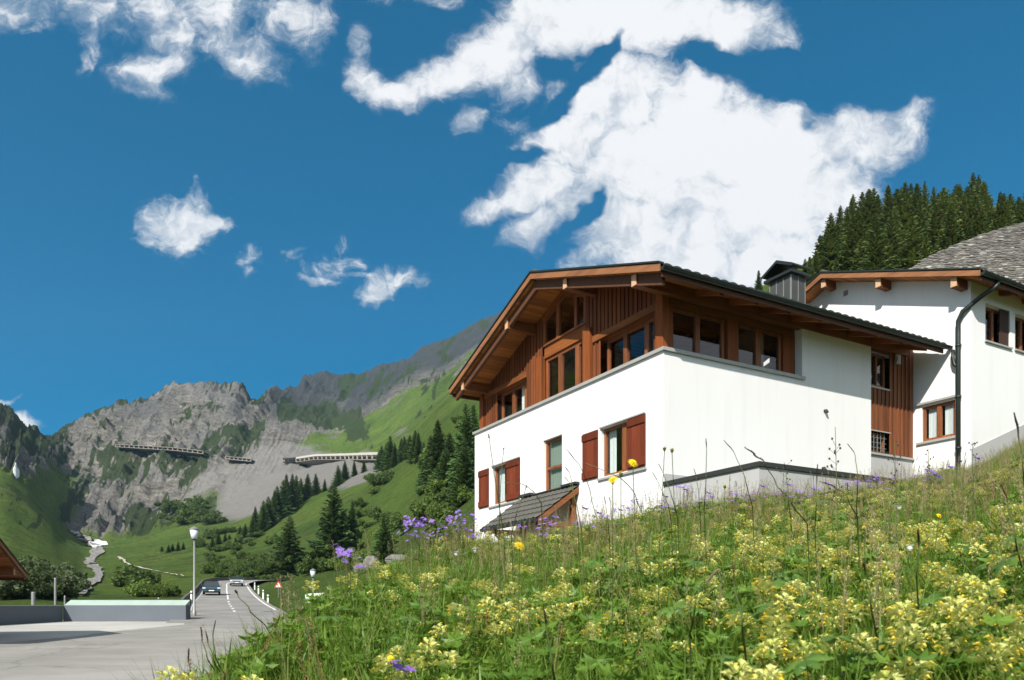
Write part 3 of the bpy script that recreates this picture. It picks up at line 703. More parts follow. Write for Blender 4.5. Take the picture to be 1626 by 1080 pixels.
# ---- walled annex in front of the long side
annex = empty('garage_annex', hw(0, -2.61, 0), HA, 'low grey annex with dark metal coping in front of the chalet', 'annex')
def A(mb): mb.v = [(x, y+2.61, z) for x, y, z in mb.v]; return mb
a = MB(); a.box(.004, 4.0, -2.61, -.015, -1.2, 2.53); A(a).build('wall', M['grey_plaster'], annex)
a = MB(); a.box(-.035, 4.04, -2.65, -.015, 2.533, 2.62); A(a).build('coping', M['coping'], annex)

# ---- neighbouring house
NB = hw(8.72, -1.445, 0)
nb = empty('neighbour_house', NB, HA, 'white neighbour house with brown rafters and a long dark downpipe', 'house')
OX, OY = 8.72, -1.445
def N(mb): mb.v = [(x-OX, y-OY, z) for x, y, z in mb.v]; return mb
nRY, nRZ, nHALF, nDROP = 2.57, 9.80, 4.52, 1.65
nsl = nDROP/nHALF
def nunder(y): return nRZ-abs(y-nRY)*nsl-.17
NG = lambda a, z, d: (OX+d-OX, a-OY, z)
NR = lambda a, z, d: (a-OX, OY+d-OY, z)
n_ = MB()
wall_holes(n_, lambda a, z, d: (OX+d, a, z), OY, 6.3, -1.2, 8.0, [(-1.05, -.16, 4.36, 5.28)], .16)
n_.add([(OX, OY, 8.0), (OX, 6.3, 8.0), (OX, 6.3, nunder(6.3)), (OX, nRY, nunder(nRY)), (OX, OY, nunder(OY))], [(0,1,2,3,4)])
wall_holes(n_, lambda a, z, d: (a, OY+d, z), OX, 19.0, 2.0, nunder(OY), [(9.36, 10.50, 6.78, 7.74), (10.74, 11.9, 6.78, 7.74), (14.0, 15.2, 6.78, 7.74)], .22)
n_.add([(19, OY, 2), (19, 6.3, 2), (19, 6.3, 8.2), (19, nRY, nunder(nRY)), (19, OY, nunder(OY))], [(0,1,2,3,4)])
n_.add([(OX, 6.3, -1.2), (19, 6.3, -1.2), (19, 6.3, nunder(6.3)), (OX, 6.3, nunder(6.3))], [(0,1,2,3)])
nwall = N(n_).build('wall', M['plaster'], nb)
p = MB(); p.prism([(OX+.005, OY-.02, 1.8), (19, OY-.02, 1.8), (19, OY-.02, 7.2), (11.4, OY-.02, 4.93), (OX+.005, OY-.02, 3.93)], (0, .018, 0)); N(p).build('plinth', M['grey_plaster'], nwall)
def win_n(*a, **k):
    return window(nb, *a, **k)
NGp = lambda a, z, d: (d, a-OY, z)
NRp = lambda a, z, d: (a-OX, d, z)
wn = win_n(NGp, -1.05, -.16, 4.36, 5.28, .05, mull=(-.60,), mw=.11, curtain=[(-.96, -.68, M['curtain']), (-.55, -.24, M['curtain'])])
for a0 in (9.36, 10.74, 14.0):
    wn = win_n(NRp, a0, a0+1.15, 6.78, 7.74, .15, mull=(a0+.58,), mw=.10)
    p = MB(); p.box(a0-.04, a0+1.19, OY-.05, OY+.14, 6.735, 6.775); N(p).build('window_sill', M['trim'], nb)
    for q in (a0+.012, a0+.72):
        p = MB()
        for k in range(3): p.box(q+k*.14, q+k*.14+.135, OY+.03, OY+.055, 6.79, 7.73)
        if q > a0+.5: N(p).build('shutter', mat_simple('dark_brown_shutter', (.05, .028, .02), .6, .2), nb)
for z0, z1, dx in ((5.33, 5.385, .07), (4.29, 4.345, .06)):
    p = MB(); p.box(OX-dx, OX+.05, -1.09, -.04, z0, z1); N(p).build('window_sill', M['trim'], nb)
p = MB(); p.box(OX-.02, OX-.002, 2.08, 2.22, 9.1-.02, 9.24-.02); N(p).build('vent_grille', M['galv'], nb)
nr = empty('tmp', (0,0,0)); bpy.data.objects.remove(nr)
_keep = set(bpy.data.objects)
chalet_roof(nb, 8.20-OX, 19.6-OX, nRY-OY, nRZ, nHALF, nDROP, fly=False, purlins=((2.57-OY, 8.27-OX), (4.6-OY, 8.27-OX), (.80-OY, 8.27-OX), (-1.28-OY, 8.27-OX)), rafters=tuple(1.3+k*1.1 for k in range(9)))
# downpipe with its bends, and the branch from the chalet gutter
dp = MB(); X0, Y0 = OX-.09, -1.18
dp.tube([(8.95, -1.98, 8.04), (8.9, -1.96, 7.88), (8.76, -1.68, 7.70), (X0-.02, -1.30, 7.42), (X0, Y0, 7.22), (X0, Y0, 6.9), (X0, Y0, 2.6)], .058, 12)
for z in (6.6, 5.3, 4.0): dp.lathe((X0, Y0, z), [(.062, -.03), (.072, -.03), (.072, .03), (.062, .03)], 12)
N(dp).build('downpipe', M['dark_metal'], nb, smooth=True)
bp = MB(); bp.tube([(8.60, -1.06, 6.52), (8.60, -1.06, 6.30), (8.61, -1.09, 6.14), (X0-.02, -1.16, 6.08)], .042, 10); bp.build('drain_branch', M['dark_metal'], house, smooth=True)

# ---- big shingled barn roof behind
BN = Vector((19.0, 27.5, 0))
bn = empty('barn', BN, 0, 'barn with a broad grey shingled roof rising behind the neighbour house', 'barn')
sh = MB()
E0 = ray(1430, 445, 30) - BN; rakes = []
def rk(t):                                    # hip edge, slightly bowed
    p0, p1, p2 = ray(1400, 462, 28.0), ray(1490, 372, 32.5), ray(1720, 335, 38.0)
    return (p0*(1-t)**2 + p1*2*t*(1-t) + p2*t*t) - BN
rows = 64
for k in range(rows):
    t0, t1 = k/rows, (k+1.25)/rows
    a0, a1 = rk(t0), rk(min(t1, 1.0))
    x = random.uniform(-.07, .07); W = 9.5
    dx = Vector((1, .06, -.035)).normalized(); up = (a1-a0); nrm = dx.cross(up).normalized()
    if nrm.z < 0: nrm = -nrm
    while x < W:
        w_ = random.uniform(.10, .24); l0 = nrm*random.uniform(.02, .05); l1 = nrm*.004; j = random.uniform(-.22, .22)
        b0 = a0+dx*x+up*j; b1 = a0+dx*(x+w_-.012)+up*j; c0 = a1+dx*x; c1 = a1+dx*(x+w_-.012)
        sh.add([b0+l0, b1+l0, c1+l1, c0+l1, b0, b1], [(0,1,2,3), (0,4,5,1)]); x += w_
sh.build('roof', M['shingle'], bn)
bw = MB(); 
q = [rk(0), rk(0)+Vector((9.5, .57, -.33)), rk(1)+Vector((9.5, .57, -.33)), rk(1)]
bw.add([p-Vector((0, 0, .12)) for p in q], [(3,2,1,0)])
bw.add([rk(0)-Vector((0,0,.13)), rk(.5)-Vector((0,0,.13)), rk(1)-Vector((0,0,.13)), rk(1)*1-Vector((0,0,9)), rk(0)-Vector((0,0,9))], [(0,1,2,3,4)])
bw.build('wall', M['boards_side'], bn)
# ------------------------------------------------------------------ the valley
def pchip(x, y, xq):
    """monotone cubic interpolation; y may carry extra axes behind the first."""
    x = np.asarray(x, float); y = np.asarray(y, float); xq = np.clip(np.asarray(xq, float), x[0], x[-1])
    h = np.diff(x); sh = (len(h),)+(1,)*(y.ndim-1); dl = np.diff(y, axis=0)/h.reshape(sh)
    m = np.zeros_like(y); m[0] = dl[0]; m[-1] = dl[-1]
    a, b = dl[:-1], dl[1:]
    with np.errstate(divide='ignore', invalid='ignore'):
        hm = 2*a*b/(a+b)
    m[1:-1] = np.where(a*b > 0, hm, 0)
    i = np.clip(np.searchsorted(x, xq, side='right')-1, 0, len(h)-1)
    s2 = (len(xq),)+(1,)*(y.ndim-1)
    t = ((xq-x[i])/h[i]).reshape(s2); hh = h[i].reshape(s2)
    return (1+2*t)*(1-t)**2*y[i] + t*(1-t)**2*hh*m[i] + t*t*(3-2*t)*y[i+1] + t*t*(t-1)*hh*m[i+1]

def vnoise(P, seed=0):
    """gradient-free value noise on (n,3) points, range about -1..1"""
    P = np.asarray(P); i = np.floor(P).astype(np.int64); f = P-i; f = f*f*f*(f*(f*6-15)+10)
    out = np.zeros(len(P))
    for dx in (0, 1):
        for dy in (0, 1):
            for dz in (0, 1):
                n = (i[:,0]+dx)*374761393 + (i[:,1]+dy)*668265263 + (i[:,2]+dz)*2147483647 + seed*144665
                n = (n ^ (n >> 13))*1274126177; n = (n ^ (n >> 16)) & 0xffff
                w = (f[:,0] if dx else 1-f[:,0])*(f[:,1] if dy else 1-f[:,1])*(f[:,2] if dz else 1-f[:,2])
                out += w*(n/32767.5-1)
    return out
def fbm(P, octv=5, gain=.5, lac=2.03, seed=0, ridged=False):
    a = 1.0; tot = 0; s = 0; P = np.array(P, float)
    for k in range(octv):
        v = vnoise(P, seed+k)
        if ridged: v = 1-2*np.abs(v)
        tot = tot+a*v; s += a; a *= gain; P = P*lac+17.3
    return tot/s

# distances along the lines of sight of a survey: column -> (height on the plate, metres away)
COLS = {
 -5200: [(1010,12),(800,20),(300,36),(-400,55),(-1100,80),(-1500,110),(-1800,140),(-2000,170),(-1600,220)],
 -2200: [(1010,26),(930,40),(720,70),(480,115),(280,160),(150,200),(60,240),(0,280),(100,360)],
 -1300: [(1005,34),(920,58),(740,95),(520,150),(320,210),(180,270),(90,330),(30,400),(120,520)],
 -700: [(1000,40),(930,70),(810,120),(640,210),(490,310),(390,400),(300,490),(230,570),(300,720)],
 -300: [(990,40),(950,70),(900,120),(820,220),(740,330),(680,420),(600,520),(540,600),(600,760)],
 0:    [(985,48),(945,80),(905,130),(850,220),(780,350),(740,450),(700,560),(668,640),(680,800)],
 40:   [(985,48),(945,80),(910,140),(862,230),(800,370),(755,480),(715,590),(688,660),(700,820)],
 80:   [(985,48),(945,85),(915,150),(875,250),(820,420),(770,560),(725,660),(703,720),(715,850)],
 110:  [(985,48),(947,90),(920,160),(885,280),(840,480),(770,620),(715,740),(690,800),(705,930)],
 140:  [(985,48),(948,90),(925,170),(895,300),(848,500),(770,640),(705,780),(672,850),(690,1000)],
 170:  [(985,48),(948,90),(925,170),(895,300),(846,510),(768,650),(702,790),(664,870),(685,1020)],
 200:  [(985,48),(948,90),(925,170),(895,300),(842,520),(765,660),(700,800),(655,890),(680,1050)],
 230:  [(985,48),(948,90),(924,170),(890,310),(830,540),(757,670),(695,810),(645,905),(670,1060)],
 260:  [(985,48),(948,90),(922,170),(885,320),(815,560),(750,680),(690,820),(633,920),(660,1080)],
 290:  [(985,48),(948,92),(918,175),(878,330),(802,570),(745,685),(687,825),(627,930),(655,1090)],
 320:  [(985,48),(948,95),(915,180),(870,340),(790,580),(740,690),(685,830),(620,940),(650,1100)],
 345:  [(985,48),(948,98),(911,185),(865,340),(787,570),(737,695),(682,840),(617,950),(650,1100)],
 372:  [(982,50),(946,102),(907,190),(858,340),(785,560),(735,700),(680,850),(618,960),(650,1110)],
 392:  [(980,52),(942,106),(902,190),(850,340),(780,550),(733,710),(684,870),(629,980),(655,1120)],
 415:  [(978,50),(938,110),(897,190),(840,340),(775,540),(730,720),(690,900),(637,1010),(660,1130)],
 450:  [(975,50),(930,115),(887,190),(825,330),(765,520),(730,740),(685,950),(626,1150),(660,1300)],
 470:  [(974,49),(925,115),(881,190),(820,325),(760,515),(729,750),(680,980),(619,1210),(650,1350)],
 482:  [(973,48),(922,115),(875,190),(815,320),(755,510),(728,760),(675,1000),(606,1250),(640,1400)],
 530:  [(968,46),(912,115),(865,180),(800,300),(745,500),(722,780),(665,1050),(606,1350),(640,1500)],
 560:  [(962,46),(907,110),(859,172),(791,288),(736,480),(712,750),(658,1030),(598,1370),(630,1520)],
 600:  [(952,46),(900,100),(850,160),(780,270),(725,450),(700,700),(650,1000),(588,1400),(620,1550)],
 650:  [(937,44),(885,90),(830,145),(755,240),(705,400),(670,650),(625,1000),(577,1450),(610,1600)],
 668:  [(930,48),(878,86),(820,140),(742,230),(690,385),(657,635),(616,985),(559,1450),(600,1600)],
 700:  [(920,45),(865,80),(800,130),(720,210),(665,350),(635,600),(600,950),(546,1450),(590,1600)],
 750:  [(905,42),(850,70),(775,115),(690,180),(635,300),(600,520),(570,900),(519,1450),(560,1600)],
 800:  [(890,40),(830,65),(750,100),(660,160),(600,260),(570,450),(545,850),(500,1400),(540,1550)],
 950:  [(860,40),(800,60),(720,90),(640,140),(580,210),(550,350),(525,700),(485,1200),(520,1350)],
 1100: [(840,42),(770,60),(690,86),(615,120),(555,165),(525,240),(508,400),(485,700),(520,850)],
 1190: [(825,42),(755,60),(670,83),(590,112),(525,143),(490,180),(472,230),(462,300),(500,400)],
 1270: [(808,42),(735,58),(645,79),(562,104),(492,128),(450,152),(430,190),(425,230),(470,320)],
 1350: [(800,42),(720,56),(630,75),(540,97),(462,120),(415,142),(388,165),(382,190),(430,260)],
 1500: [(780,42),(690,55),(600,72),(505,94),(435,117),(395,140),(372,165),(368,190),(420,260)],
 1626: [(760,42),(670,54),(580,70),(490,90),(425,112),(390,135),(372,160),(368,190),(420,260)],
 2000: [(700,42),(600,54),(500,70),(420,90),(360,112),(330,135),(320,160),(318,190),(370,260)],
 2700: [(600,42),(480,54),(380,70),(300,90),(240,112),(200,135),(180,160),(170,190),(220,260)],
}
CK = sorted(COLS)
ctab = np.array([[[p, 1.0/Y] for p, Y in COLS[k]] for k in CK])           # (ncol, 9, 2), distance kept as 1/Y
gx = np.concatenate([np.arange(-5200, -700, 75), np.arange(-700, -20, 20), np.arange(-20, 800, 1.7), np.arange(800, 1180, 8), np.arange(1180, 1640, 4), np.arange(1640, 2701, 30)])
NR_ = [0, 14, 34, 62, 100, 150, 200, 250, 262]                            # grid rows at the nine table rows
rows_t = np.interp(np.arange(NR_[-1]+1), NR_, np.arange(9))
tab = pchip(CK, ctab, gx)                                                  # (nx, 9, 2)
g = pchip(np.arange(9), np.swapaxes(tab, 0, 1), rows_t)                    # (nr, nx, 2)
GPX = np.broadcast_to(gx, g.shape[:2]).copy(); GPY = g[..., 0]; GY = 1/g[..., 1]
T9 = np.broadcast_to(rows_t[:, None], GPY.shape)
X = (GPX-CX)/F*GY; Yg = GY.copy(); Z = (H-GPY)/F*GY
P0 = np.stack([X, Yg, Z], -1).reshape(-1, 3)
px, py, t9, yy = GPX.ravel(), GPY.ravel(), T9.ravel(), GY.ravel()
def sm(a, b, x): t = np.clip((x-a)/(b-a), 0, 1); return t*t*(3-2*t)
def bell(x, c, w): return np.exp(-((x-c)/w)**2)
n_big = fbm(P0/140, 5, seed=3); n_mid = fbm(P0/45, 5, seed=9); n_sml = fbm(P0/14, 4, seed=21)
# what the ground is: bare rock, scree, dark scrub; the rest is pasture
rock_left = sm(3.7, 4.3, t9+n_mid*.45)*(1-sm(430, 520, px+n_mid*40))
rock_ridge = sm(5.55, 6.1, t9+n_mid*.6+ (px-640)*-.0008)*sm(395, 440, px)*(1-sm(850, 1000, px))
rock = np.clip(rock_left+rock_ridge, 0, 1)
rock *= 1-.9*sm(7.82-.0004*np.clip(px-300,0,500), 8.0, t9+n_sml*.12+n_mid*.10)*(1-sm(640, 700, px))                       # turf along the crest
left_green = (1-sm(60, 170, px+n_mid*30))*(1-sm(4.6, 5.6, t9+n_mid*.6)); rock *= 1-left_green
scree = np.clip(bell(px+n_sml*12-(760-py)*.55, 415, 62)*sm(690, 735, py)*(1-sm(800, 850, py)) + sm(705, 735, py+n_sml*8)*(1-sm(755, 790, py))*sm(425, 470, px)*(1-sm(560, 640, px+n_sml*20)), 0, 1)
scree = np.maximum(scree, .9*bell(px+n_sml*10, 600, 55)*bell(py+n_sml*6, 688, 16)*sm(.0, .35, n_mid+.25))
scree = np.maximum(scree, .8*bell(px+n_sml*8, 300-(py-800)*1.3, 26)*sm(735, 760, py)*(1-sm(815, 835, py)))
# dark scrub: streaks across the cliff, the crest, patches on the slopes, one painted cloud shadow
ang = np.stack([(px*.80+py*.60), (py*.80-px*.60), t9*8], -1)
st = .55*fbm(ang/np.array([13, 42, 30]), 5, .6, seed=33)+.45*fbm(ang/np.array([5, 12, 9]), 4, .6, seed=37)
def box(x0, x1, y0, y1, f=14): return sm(x0-f, x0+f, px)*(1-sm(x1-f, x1+f, px))*sm(y0-f, y0+f, py)*(1-sm(y1-f, y1+f, py))
dens = rock*(.14+.19*(1-sm(400, 440, px))+.42*sm(6.6, 7.5, t9)*(1-sm(395, 430, px))+.10*sm(430, 480, px)+.30*(1-sm(70, 125, px)))
dens += rock*.30*sm(6.7, 7.3, t9)*(1-sm(390, 420, px))
dens += rock*(.34*box(150, 330, 722, 775)+.45*box(88, 135, 755, 830)+.30*box(330, 420, 690, 740))
dens += .70*box(445, 575, 655, 690, 10)+.25*box(395, 470, 635, 700, 12)+.25*box(540, 700, 600, 640, 12)+.05*box(640, 800, 520, 600)  # first box paints the cloud shadow on the ridge as dark cover
dens += .75*box(262, 345, 792, 832, 10)+.5*box(205, 262, 810, 850, 12)
dens += (1-rock)*(.16*sm(3.0, 4.0, t9)+.10*box(540, 760, 620, 840, 20)+.2*box(0, 70, 780, 850))
scrub_shade = sm(-.06, .10, np.clip(dens, 0, 1)-(.5+.95*st))
scrub_shade = np.clip(scrub_shade*(1-.9*scree), 0, 1)
# relief: craggy where it is rock, rolling where it is grass
rid = fbm(P0/np.array([95, 95, 150]), 6, .55, seed=50, ridged=True)
gul = fbm(np.stack([(px+py*.55)/30, (py)/150, t9*.2], -1), 4, .55, seed=60, ridged=True)
edge = (1-sm(7.5, 8.0, t9)*.85)*(1-.45*sm(640, 700, px))
cr_ = rock*(1-.6*scree)
dz = cr_*edge*(rid*15 + gul*13 + n_sml*5) + (1-rock)*(n_big*.02*yy*sm(1.2, 3, t9) + n_mid*.006*yy*sm(.8, 2, t9))
dyv = cr_*edge*(n_mid*10+gul*8)
P1 = P0.copy(); P1[:, 2] += dz; P1[:, 1] += dyv; P1[:, 0] += dyv*(px-CX)/F

# road corridor: middle line (x, y, z) and half widths
RL = [(360, 1000, 36.0), (372, 975, 47), (364, 960, 60), (361, 946, 80), (360, 934, 100), (364, 926, 118), (385, 922.5, 131), (425, 921.5, 142), (480, 921, 152), (560, 917, 166)]
RC = np.array([ray(*p) for p in RL])
RT = np.linspace(0, len(RC)-1, 240); RCs = pchip(np.arange(len(RC)), RC, RT)
d2_ = ((P1[:, None, :2]-RCs[None, ::4, :2])**2).sum(-1) if len(P1) < 1000 else None
near = (yy < 240)&(px > 200)&(px < 700)
idx = np.where(near)[0]
dd = np.sqrt(((P1[idx, None, :2]-RCs[None, ::3, :2])**2).sum(-1)); k = dd.argmin(1); dm = dd.min(1); rz_ = RCs[::3][k, 2]
wgt = 1-sm(4.0, 11.0, dm)
P1[idx, 2] = P1[idx, 2]*(1-wgt)+(np.minimum(P1[idx, 2], rz_-.25))*wgt
P1[:len(gx), 2] -= 5.0            # the front edge runs down into the ground

def mat_terrain(name, grass_a, grass_b, scale):
    m = NT(name); o = m.obj()
    R_, S_, D_ = m.attr('rock').outputs['Fac'], m.attr('scree').outputs['Fac'], m.attr('scrub_shade').outputs['Fac']
    gr = m.mix(m.ramp(m.noise(.02, 7, .62, o), [(.32, 0), (.68, 1)]), grass_a, grass_b)
    gr = m.mix(m.math('MULTIPLY', m.ramp(m.noise(.045, 8, .68, m.mapping(o, (1, .5, 1.4)), .6), [(.5, 0), (.68, 1)]), .6), gr, (.13, .135, .035))
    gr = m.mix(m.math('MULTIPLY', m.ramp(m.noise(.35, 7, .7, o), [(.48, 0), (.66, 1)]), .55), gr, (.028, .055, .012))
    tuft = m.math('ADD', m.noise(.16, 8, .72, o), m.math('MULTIPLY', m.math('SUBTRACT', m.noise(.012, 4, .55, o), .5), .55))
    gr = m.mix(m.math('MULTIPLY', m.ramp(tuft, [(.55, 0), (.61, 1)]), .55), gr, (.024, .046, .012))
    gr = m.mix(m.math('MULTIPLY', m.ramp(m.noise(.5, 6, .75, m.mapping(o, (1, 1, 3))), [(.5, 0), (.7, 1)]), .35), gr, (.17, .19, .06))
    rv = m.mapping(o, (.05, .05, .16), (.35, .5, .2))
    rk = m.ramp(m.noise(1.0, 9, .68, rv, .8), [(.32, (.070, .066, .060)), (.48, (.22, .20, .172)), (.68, (.40, .37, .315))])
    rk = m.mix(m.ramp(m.noise(.018, 4, .5, o), [(.4, 0), (.65, 1)]), rk, (.19, .186, .178))
    ck = m.math('ABSOLUTE', m.math('SUBTRACT', m.noise(1.1, 7, .7, m.mapping(o, (.055, .055, .11), (.3, .6, .4)), 1.2), .5))
    rk = m.mix(m.math('MULTIPLY', m.ramp(ck, [(.0, 1), (.028, 0)]), .75), rk, (.045, .045, .042))
    ck2 = m.math('ABSOLUTE', m.math('SUBTRACT', m.noise(1.0, 6, .7, m.mapping(o, (.16, .16, .30), (.5, .2, .1)), .6), .5))
    rk = m.mix(m.math('MULTIPLY', m.ramp(ck2, [(.0, 1), (.03, 0)]), .5), rk, (.06, .058, .052))
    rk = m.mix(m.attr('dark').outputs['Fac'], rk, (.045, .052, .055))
    sc = m.mix(m.noise(.25, 8, .7, o), (.20, .19, .175), (.32, .305, .28))
    db = m.mix(m.noise(.2, 7, .7, o), (.018, .03, .012), (.05, .075, .022))
    def edge(f, lo=.35, hi=.65, amp=.5):
        return m.ramp(m.math('ADD', f, m.math('MULTIPLY', m.math('SUBTRACT', m.math('ADD', m.math('MULTIPLY', m.noise(.09, 9, .7, o), .55), m.math('MULTIPLY', m.noise(.42, 6, .75, o), .45)), .5), amp*1.7)), [(lo, 0), (hi, 1)])
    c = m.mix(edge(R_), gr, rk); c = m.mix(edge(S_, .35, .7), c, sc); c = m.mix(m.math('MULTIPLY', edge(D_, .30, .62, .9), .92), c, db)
    hgt = m.math('ADD', m.noise(.12, 10, .72, o), m.math('MULTIPLY', m.noise(.7, 6, .7, o), .35))
    return m.done(m.bsdf(c, .95, .1, 0, m.bump(hgt, 1.0, 6.0)))
M['hill'] = mat_terrain('alpine_pasture', (.072, .130, .022), (.135, .205, .036), 1)

Q = []; nr, nx = GPY.shape
ii = np.arange(nr*nx).reshape(nr, nx)
Q = np.stack([ii[:-1, :-1], ii[:-1, 1:], ii[1:, 1:], ii[1:, :-1]], -1)     # (nr-1, nx-1, 4)
dark_ = sm(5.6, 6.4, t9+n_mid*.3)*sm(400, 450, px)*.95 + .45*sm(5.0, 6.2, t9)*(1-sm(60, 120, px)) + .35*sm(5.6, 6.6, t9)*(1-sm(390, 420, px))*sm(-.1, .4, n_big)  # dark rock tone; over the ridge it also carries the painted cloud shadow
def terrain_obj(name, qsel):
    q = Q[qsel].reshape(-1, 4); used = np.unique(q); remap = np.zeros(len(P1), np.int64); remap[used] = np.arange(len(used))
    o = np_mesh(name, P1[used], remap[q], M['hill'], smooth=True)
    for nm_, a in (('rock', rock), ('scree', scree), ('scrub_shade', scrub_shade), ('dark', np.clip(dark_, 0, 1))):
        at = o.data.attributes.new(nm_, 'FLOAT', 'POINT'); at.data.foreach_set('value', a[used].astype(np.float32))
    return tag(o, kind='structure')
qr = np.arange(nr-1)[:, None]; qc = np.broadcast_to((gx[:-1]+gx[1:])/2, (nr-1, nx-1))
mtn = (qr >= NR_[4])&(qc < 1100)
fst = (~mtn)&(qc >= 860)
vis = (~mtn)&(~fst)
lf = vis&(qc < 60)&(qr >= NR_[1])
rt = vis&(qc > 430)
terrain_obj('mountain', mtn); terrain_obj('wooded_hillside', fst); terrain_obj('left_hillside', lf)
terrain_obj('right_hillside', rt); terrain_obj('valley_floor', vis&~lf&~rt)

# picks the terrain point seen at a place of the survey plate (nearest one along the line)
VX = CX+P1[:, 0]/P1[:, 1]*F; VY = H-P1[:, 2]/P1[:, 1]*F
def at(qx, qy):
    d = (VX-qx)**2+(VY-qy)**2
    c = np.where(d < max(d.min()*1.6, 9.0))[0]
    i = c[np.argmin(P1[c, 1])]
    return Vector(P1[i])
# the land beyond, under everything
gm = MB(); n = 64; gm.add([(1480*math.cos(2*math.pi*k/n), 1480*math.sin(2*math.pi*k/n), -9) for k in range(n)], [tuple(range(n))])
tag(gm.build('ground', M['hill']), kind='structure')
# mountain air
hz = NT('mountain_air'); pvz = hz.t.nodes.new('ShaderNodeVolumePrincipled'); pvz.inputs['Color'].default_value = (.45, .75, 1, 1); pvz.inputs['Density'].default_value = .00008
pvz.inputs['Absorption Color'].default_value = (0, 0, 0, 1); pvz.inputs['Anisotropy'].default_value = .2
hz.l(pvz.outputs[0], hz.out.inputs['Volume'])
ztop = max(640.0, float(P1[:, 2].max())+25)
hb = MB(); hb.box(-1700, 1700, -1550, float(P1[:, 1].max())+60, -10, ztop)
tag(hb.build('haze', hz.mat), kind='stuff')
# ------------------------------------------------------------------ near ground: meadow bank, plaza, road
def plaza_z(y): return -1.45+.0145*y
MEAD = {   # column: crest height on the plate (tops of the plants), crest distance, then (distance, height) beyond it
 -1200: (1290,1.0,[(1.6,-.95),(3,-1.6),(45,-1.7)]), -400: (1200,1.3,[(1.9,-.9),(3.2,-1.6),(45,-1.7)]), 0: (1150,1.6,[(2.3,-.85),(3.6,-1.6),(45,-1.7)]),
 150: (1105,1.9,[(2.6,-.8),(4,-1.6),(45,-1.7)]), 220: (1078,2.1,[(2.8,-.78),(4.4,-1.6),(45,-1.7)]), 300: (1045,2.3,[(3,-.75),(5,-1.6),(45,-1.7)]),
 400: (1008,2.6,[(3.4,-.7),(5.5,-1.6),(45,-1.7)]), 450: (985,2.8,[(3.7,-.65),(6,-1.6),(45,-1.6)]), 500: (957,3.2,[(4.2,-.55),(7,-1.45),(45,-1.5)]),
 560: (922,3.9,[(5,-.3),(9,-1.15),(45,-1.2)]), 600: (905,4.6,[(6,-.1),(10,-.7),(45,-.3)]), 640: (885,5.4,[(7,.05),(11,-.1),(45,.6)]),
 700: (862,6.8,[(9,.3),(15,.3),(45,1.6)]), 750: (857,7.6,[(10,.5),(16,.5),(45,1.9)]), 800: (855,8.2,[(11,.55),(17,.6),(45,2.2)]), 850: (850,8.5,[(11,.6),(17,.7),(45,2.6)]),
 900: (838,8.6,[(11,.7),(17,.8),(45,3.0)]), 950: (828,8.6,[(11,.8),(17,.9),(45,3.2)]), 1000: (818,8.6,[(11,.9),(17,1.0),(45,3.4)]), 1050: (808,8.6,[(11,1.0),(17,1.2),(45,3.7)]),
 1100: (800,8.6,[(11,1.15),(17,1.6),(45,4.0)]), 1200: (793,8.6,[(11,1.35),(17,2.1),(45,4.6)]), 1300: (787,8.8,[(12,1.55),(18,2.5),(45,5.2)]),
 1400: (770,10,[(13,1.8),(18,2.75),(45,5.8)]), 1450: (760,12,[(14,2.1),(20,3.1),(45,6.1)]), 1500: (752,15,[(17,2.85),(22,3.6),(45,6.4)]), 1541: (747,17.5,[(19,3.3),(24,4.2),(45,6.7)]),
 1580: (727,18,[(19.5,3.7),(25,4.7),(45,6.9)]), 1626: (702,18.5,[(20,4.2),(26,5.3),(45,7.2)]), 1700: (668,19,[(21,4.9),(27,6),(45,7.8)]), 2000: (560,20,[(22,7),(28,8.3),(45,9.5)]), 2600: (400,20,[(22,9.6),(28,11),(45,13)]), 4000: (100,20,[(22,14.6),(28,16),(45,18)]),
}
PLANT = .26
MK = sorted(MEAD)
def mead_rows(k):
    pc, yc, aft = MEAD[k]; v = (H-pc)/F; a = (v*yc+.40)/yc       # plant tops rise in a straight line from .40 below the eye
    r = [(.02, -.40-PLANT), (yc*.35, a*yc*.35-.40-PLANT), (yc*.7, a*yc*.7-.40-PLANT), (yc, v*yc-PLANT)]
    return r+[(y, z) for y, z in aft]
mt = np.array([mead_rows(k) for k in MK])
mgx = np.concatenate([np.arange(-1200, 200, 40), np.arange(200, 1700, 12), np.arange(1700, 4001, 60)])
mg_r = np.concatenate([np.linspace(0, 3, 40), np.linspace(3, 6, 40)[1:]])
def mead_grid(pxs, rr):
    t = pchip(MK, mt, pxs)                       # (n, 7, 2)
    return pchip(np.arange(7), np.swapaxes(t, 0, 1), rr)     # (nr, n, 2)
mg = mead_grid(mgx, mg_r)
MU = (mgx-CX)/F
mx = MU[None, :]*mg[..., 0]; my = mg[..., 0]; mz = mg[..., 1]
MP = np.stack([mx, my, mz], -1).reshape(-1, 3)
MP[:, 2] += fbm(MP/1.1, 3, seed=70)*.035*np.clip(MP[:, 1], 0, 1)
k = np.arange(MP.shape[0]).reshape(mg.shape[:2])
MQ = np.stack([k[:-1, :-1], k[:-1, 1:], k[1:, 1:], k[1:, :-1]], -1).reshape(-1, 4)
def mat_soil():
    m = NT('meadow_floor'); o = m.obj()
    c = m.mix(m.noise(6, 6, .65, o), (.035, .055, .012), (.09, .10, .028)); c = m.mix(m.math('MULTIPLY', m.noise(2, 5, .6, o), .5), c, (.07, .05, .025))
    return m.done(m.bsdf(c, .95, .1, 0, m.bump(m.noise(25, 5, .7, o), .8, .04)))
M['soil'] = mat_soil()
tag(np_mesh('meadow_ground', MP, MQ, M['soil'], smooth=True), kind='structure')
def mead_z(x, y):
    """height of the meadow floor under (x, y)."""
    p_ = CX+F*x/y
    t = pchip(MK, mt, [p_])[0]
    return float(np.interp(y, t[:, 0], t[:, 1])) if False else float(pchip_inv(t, y))
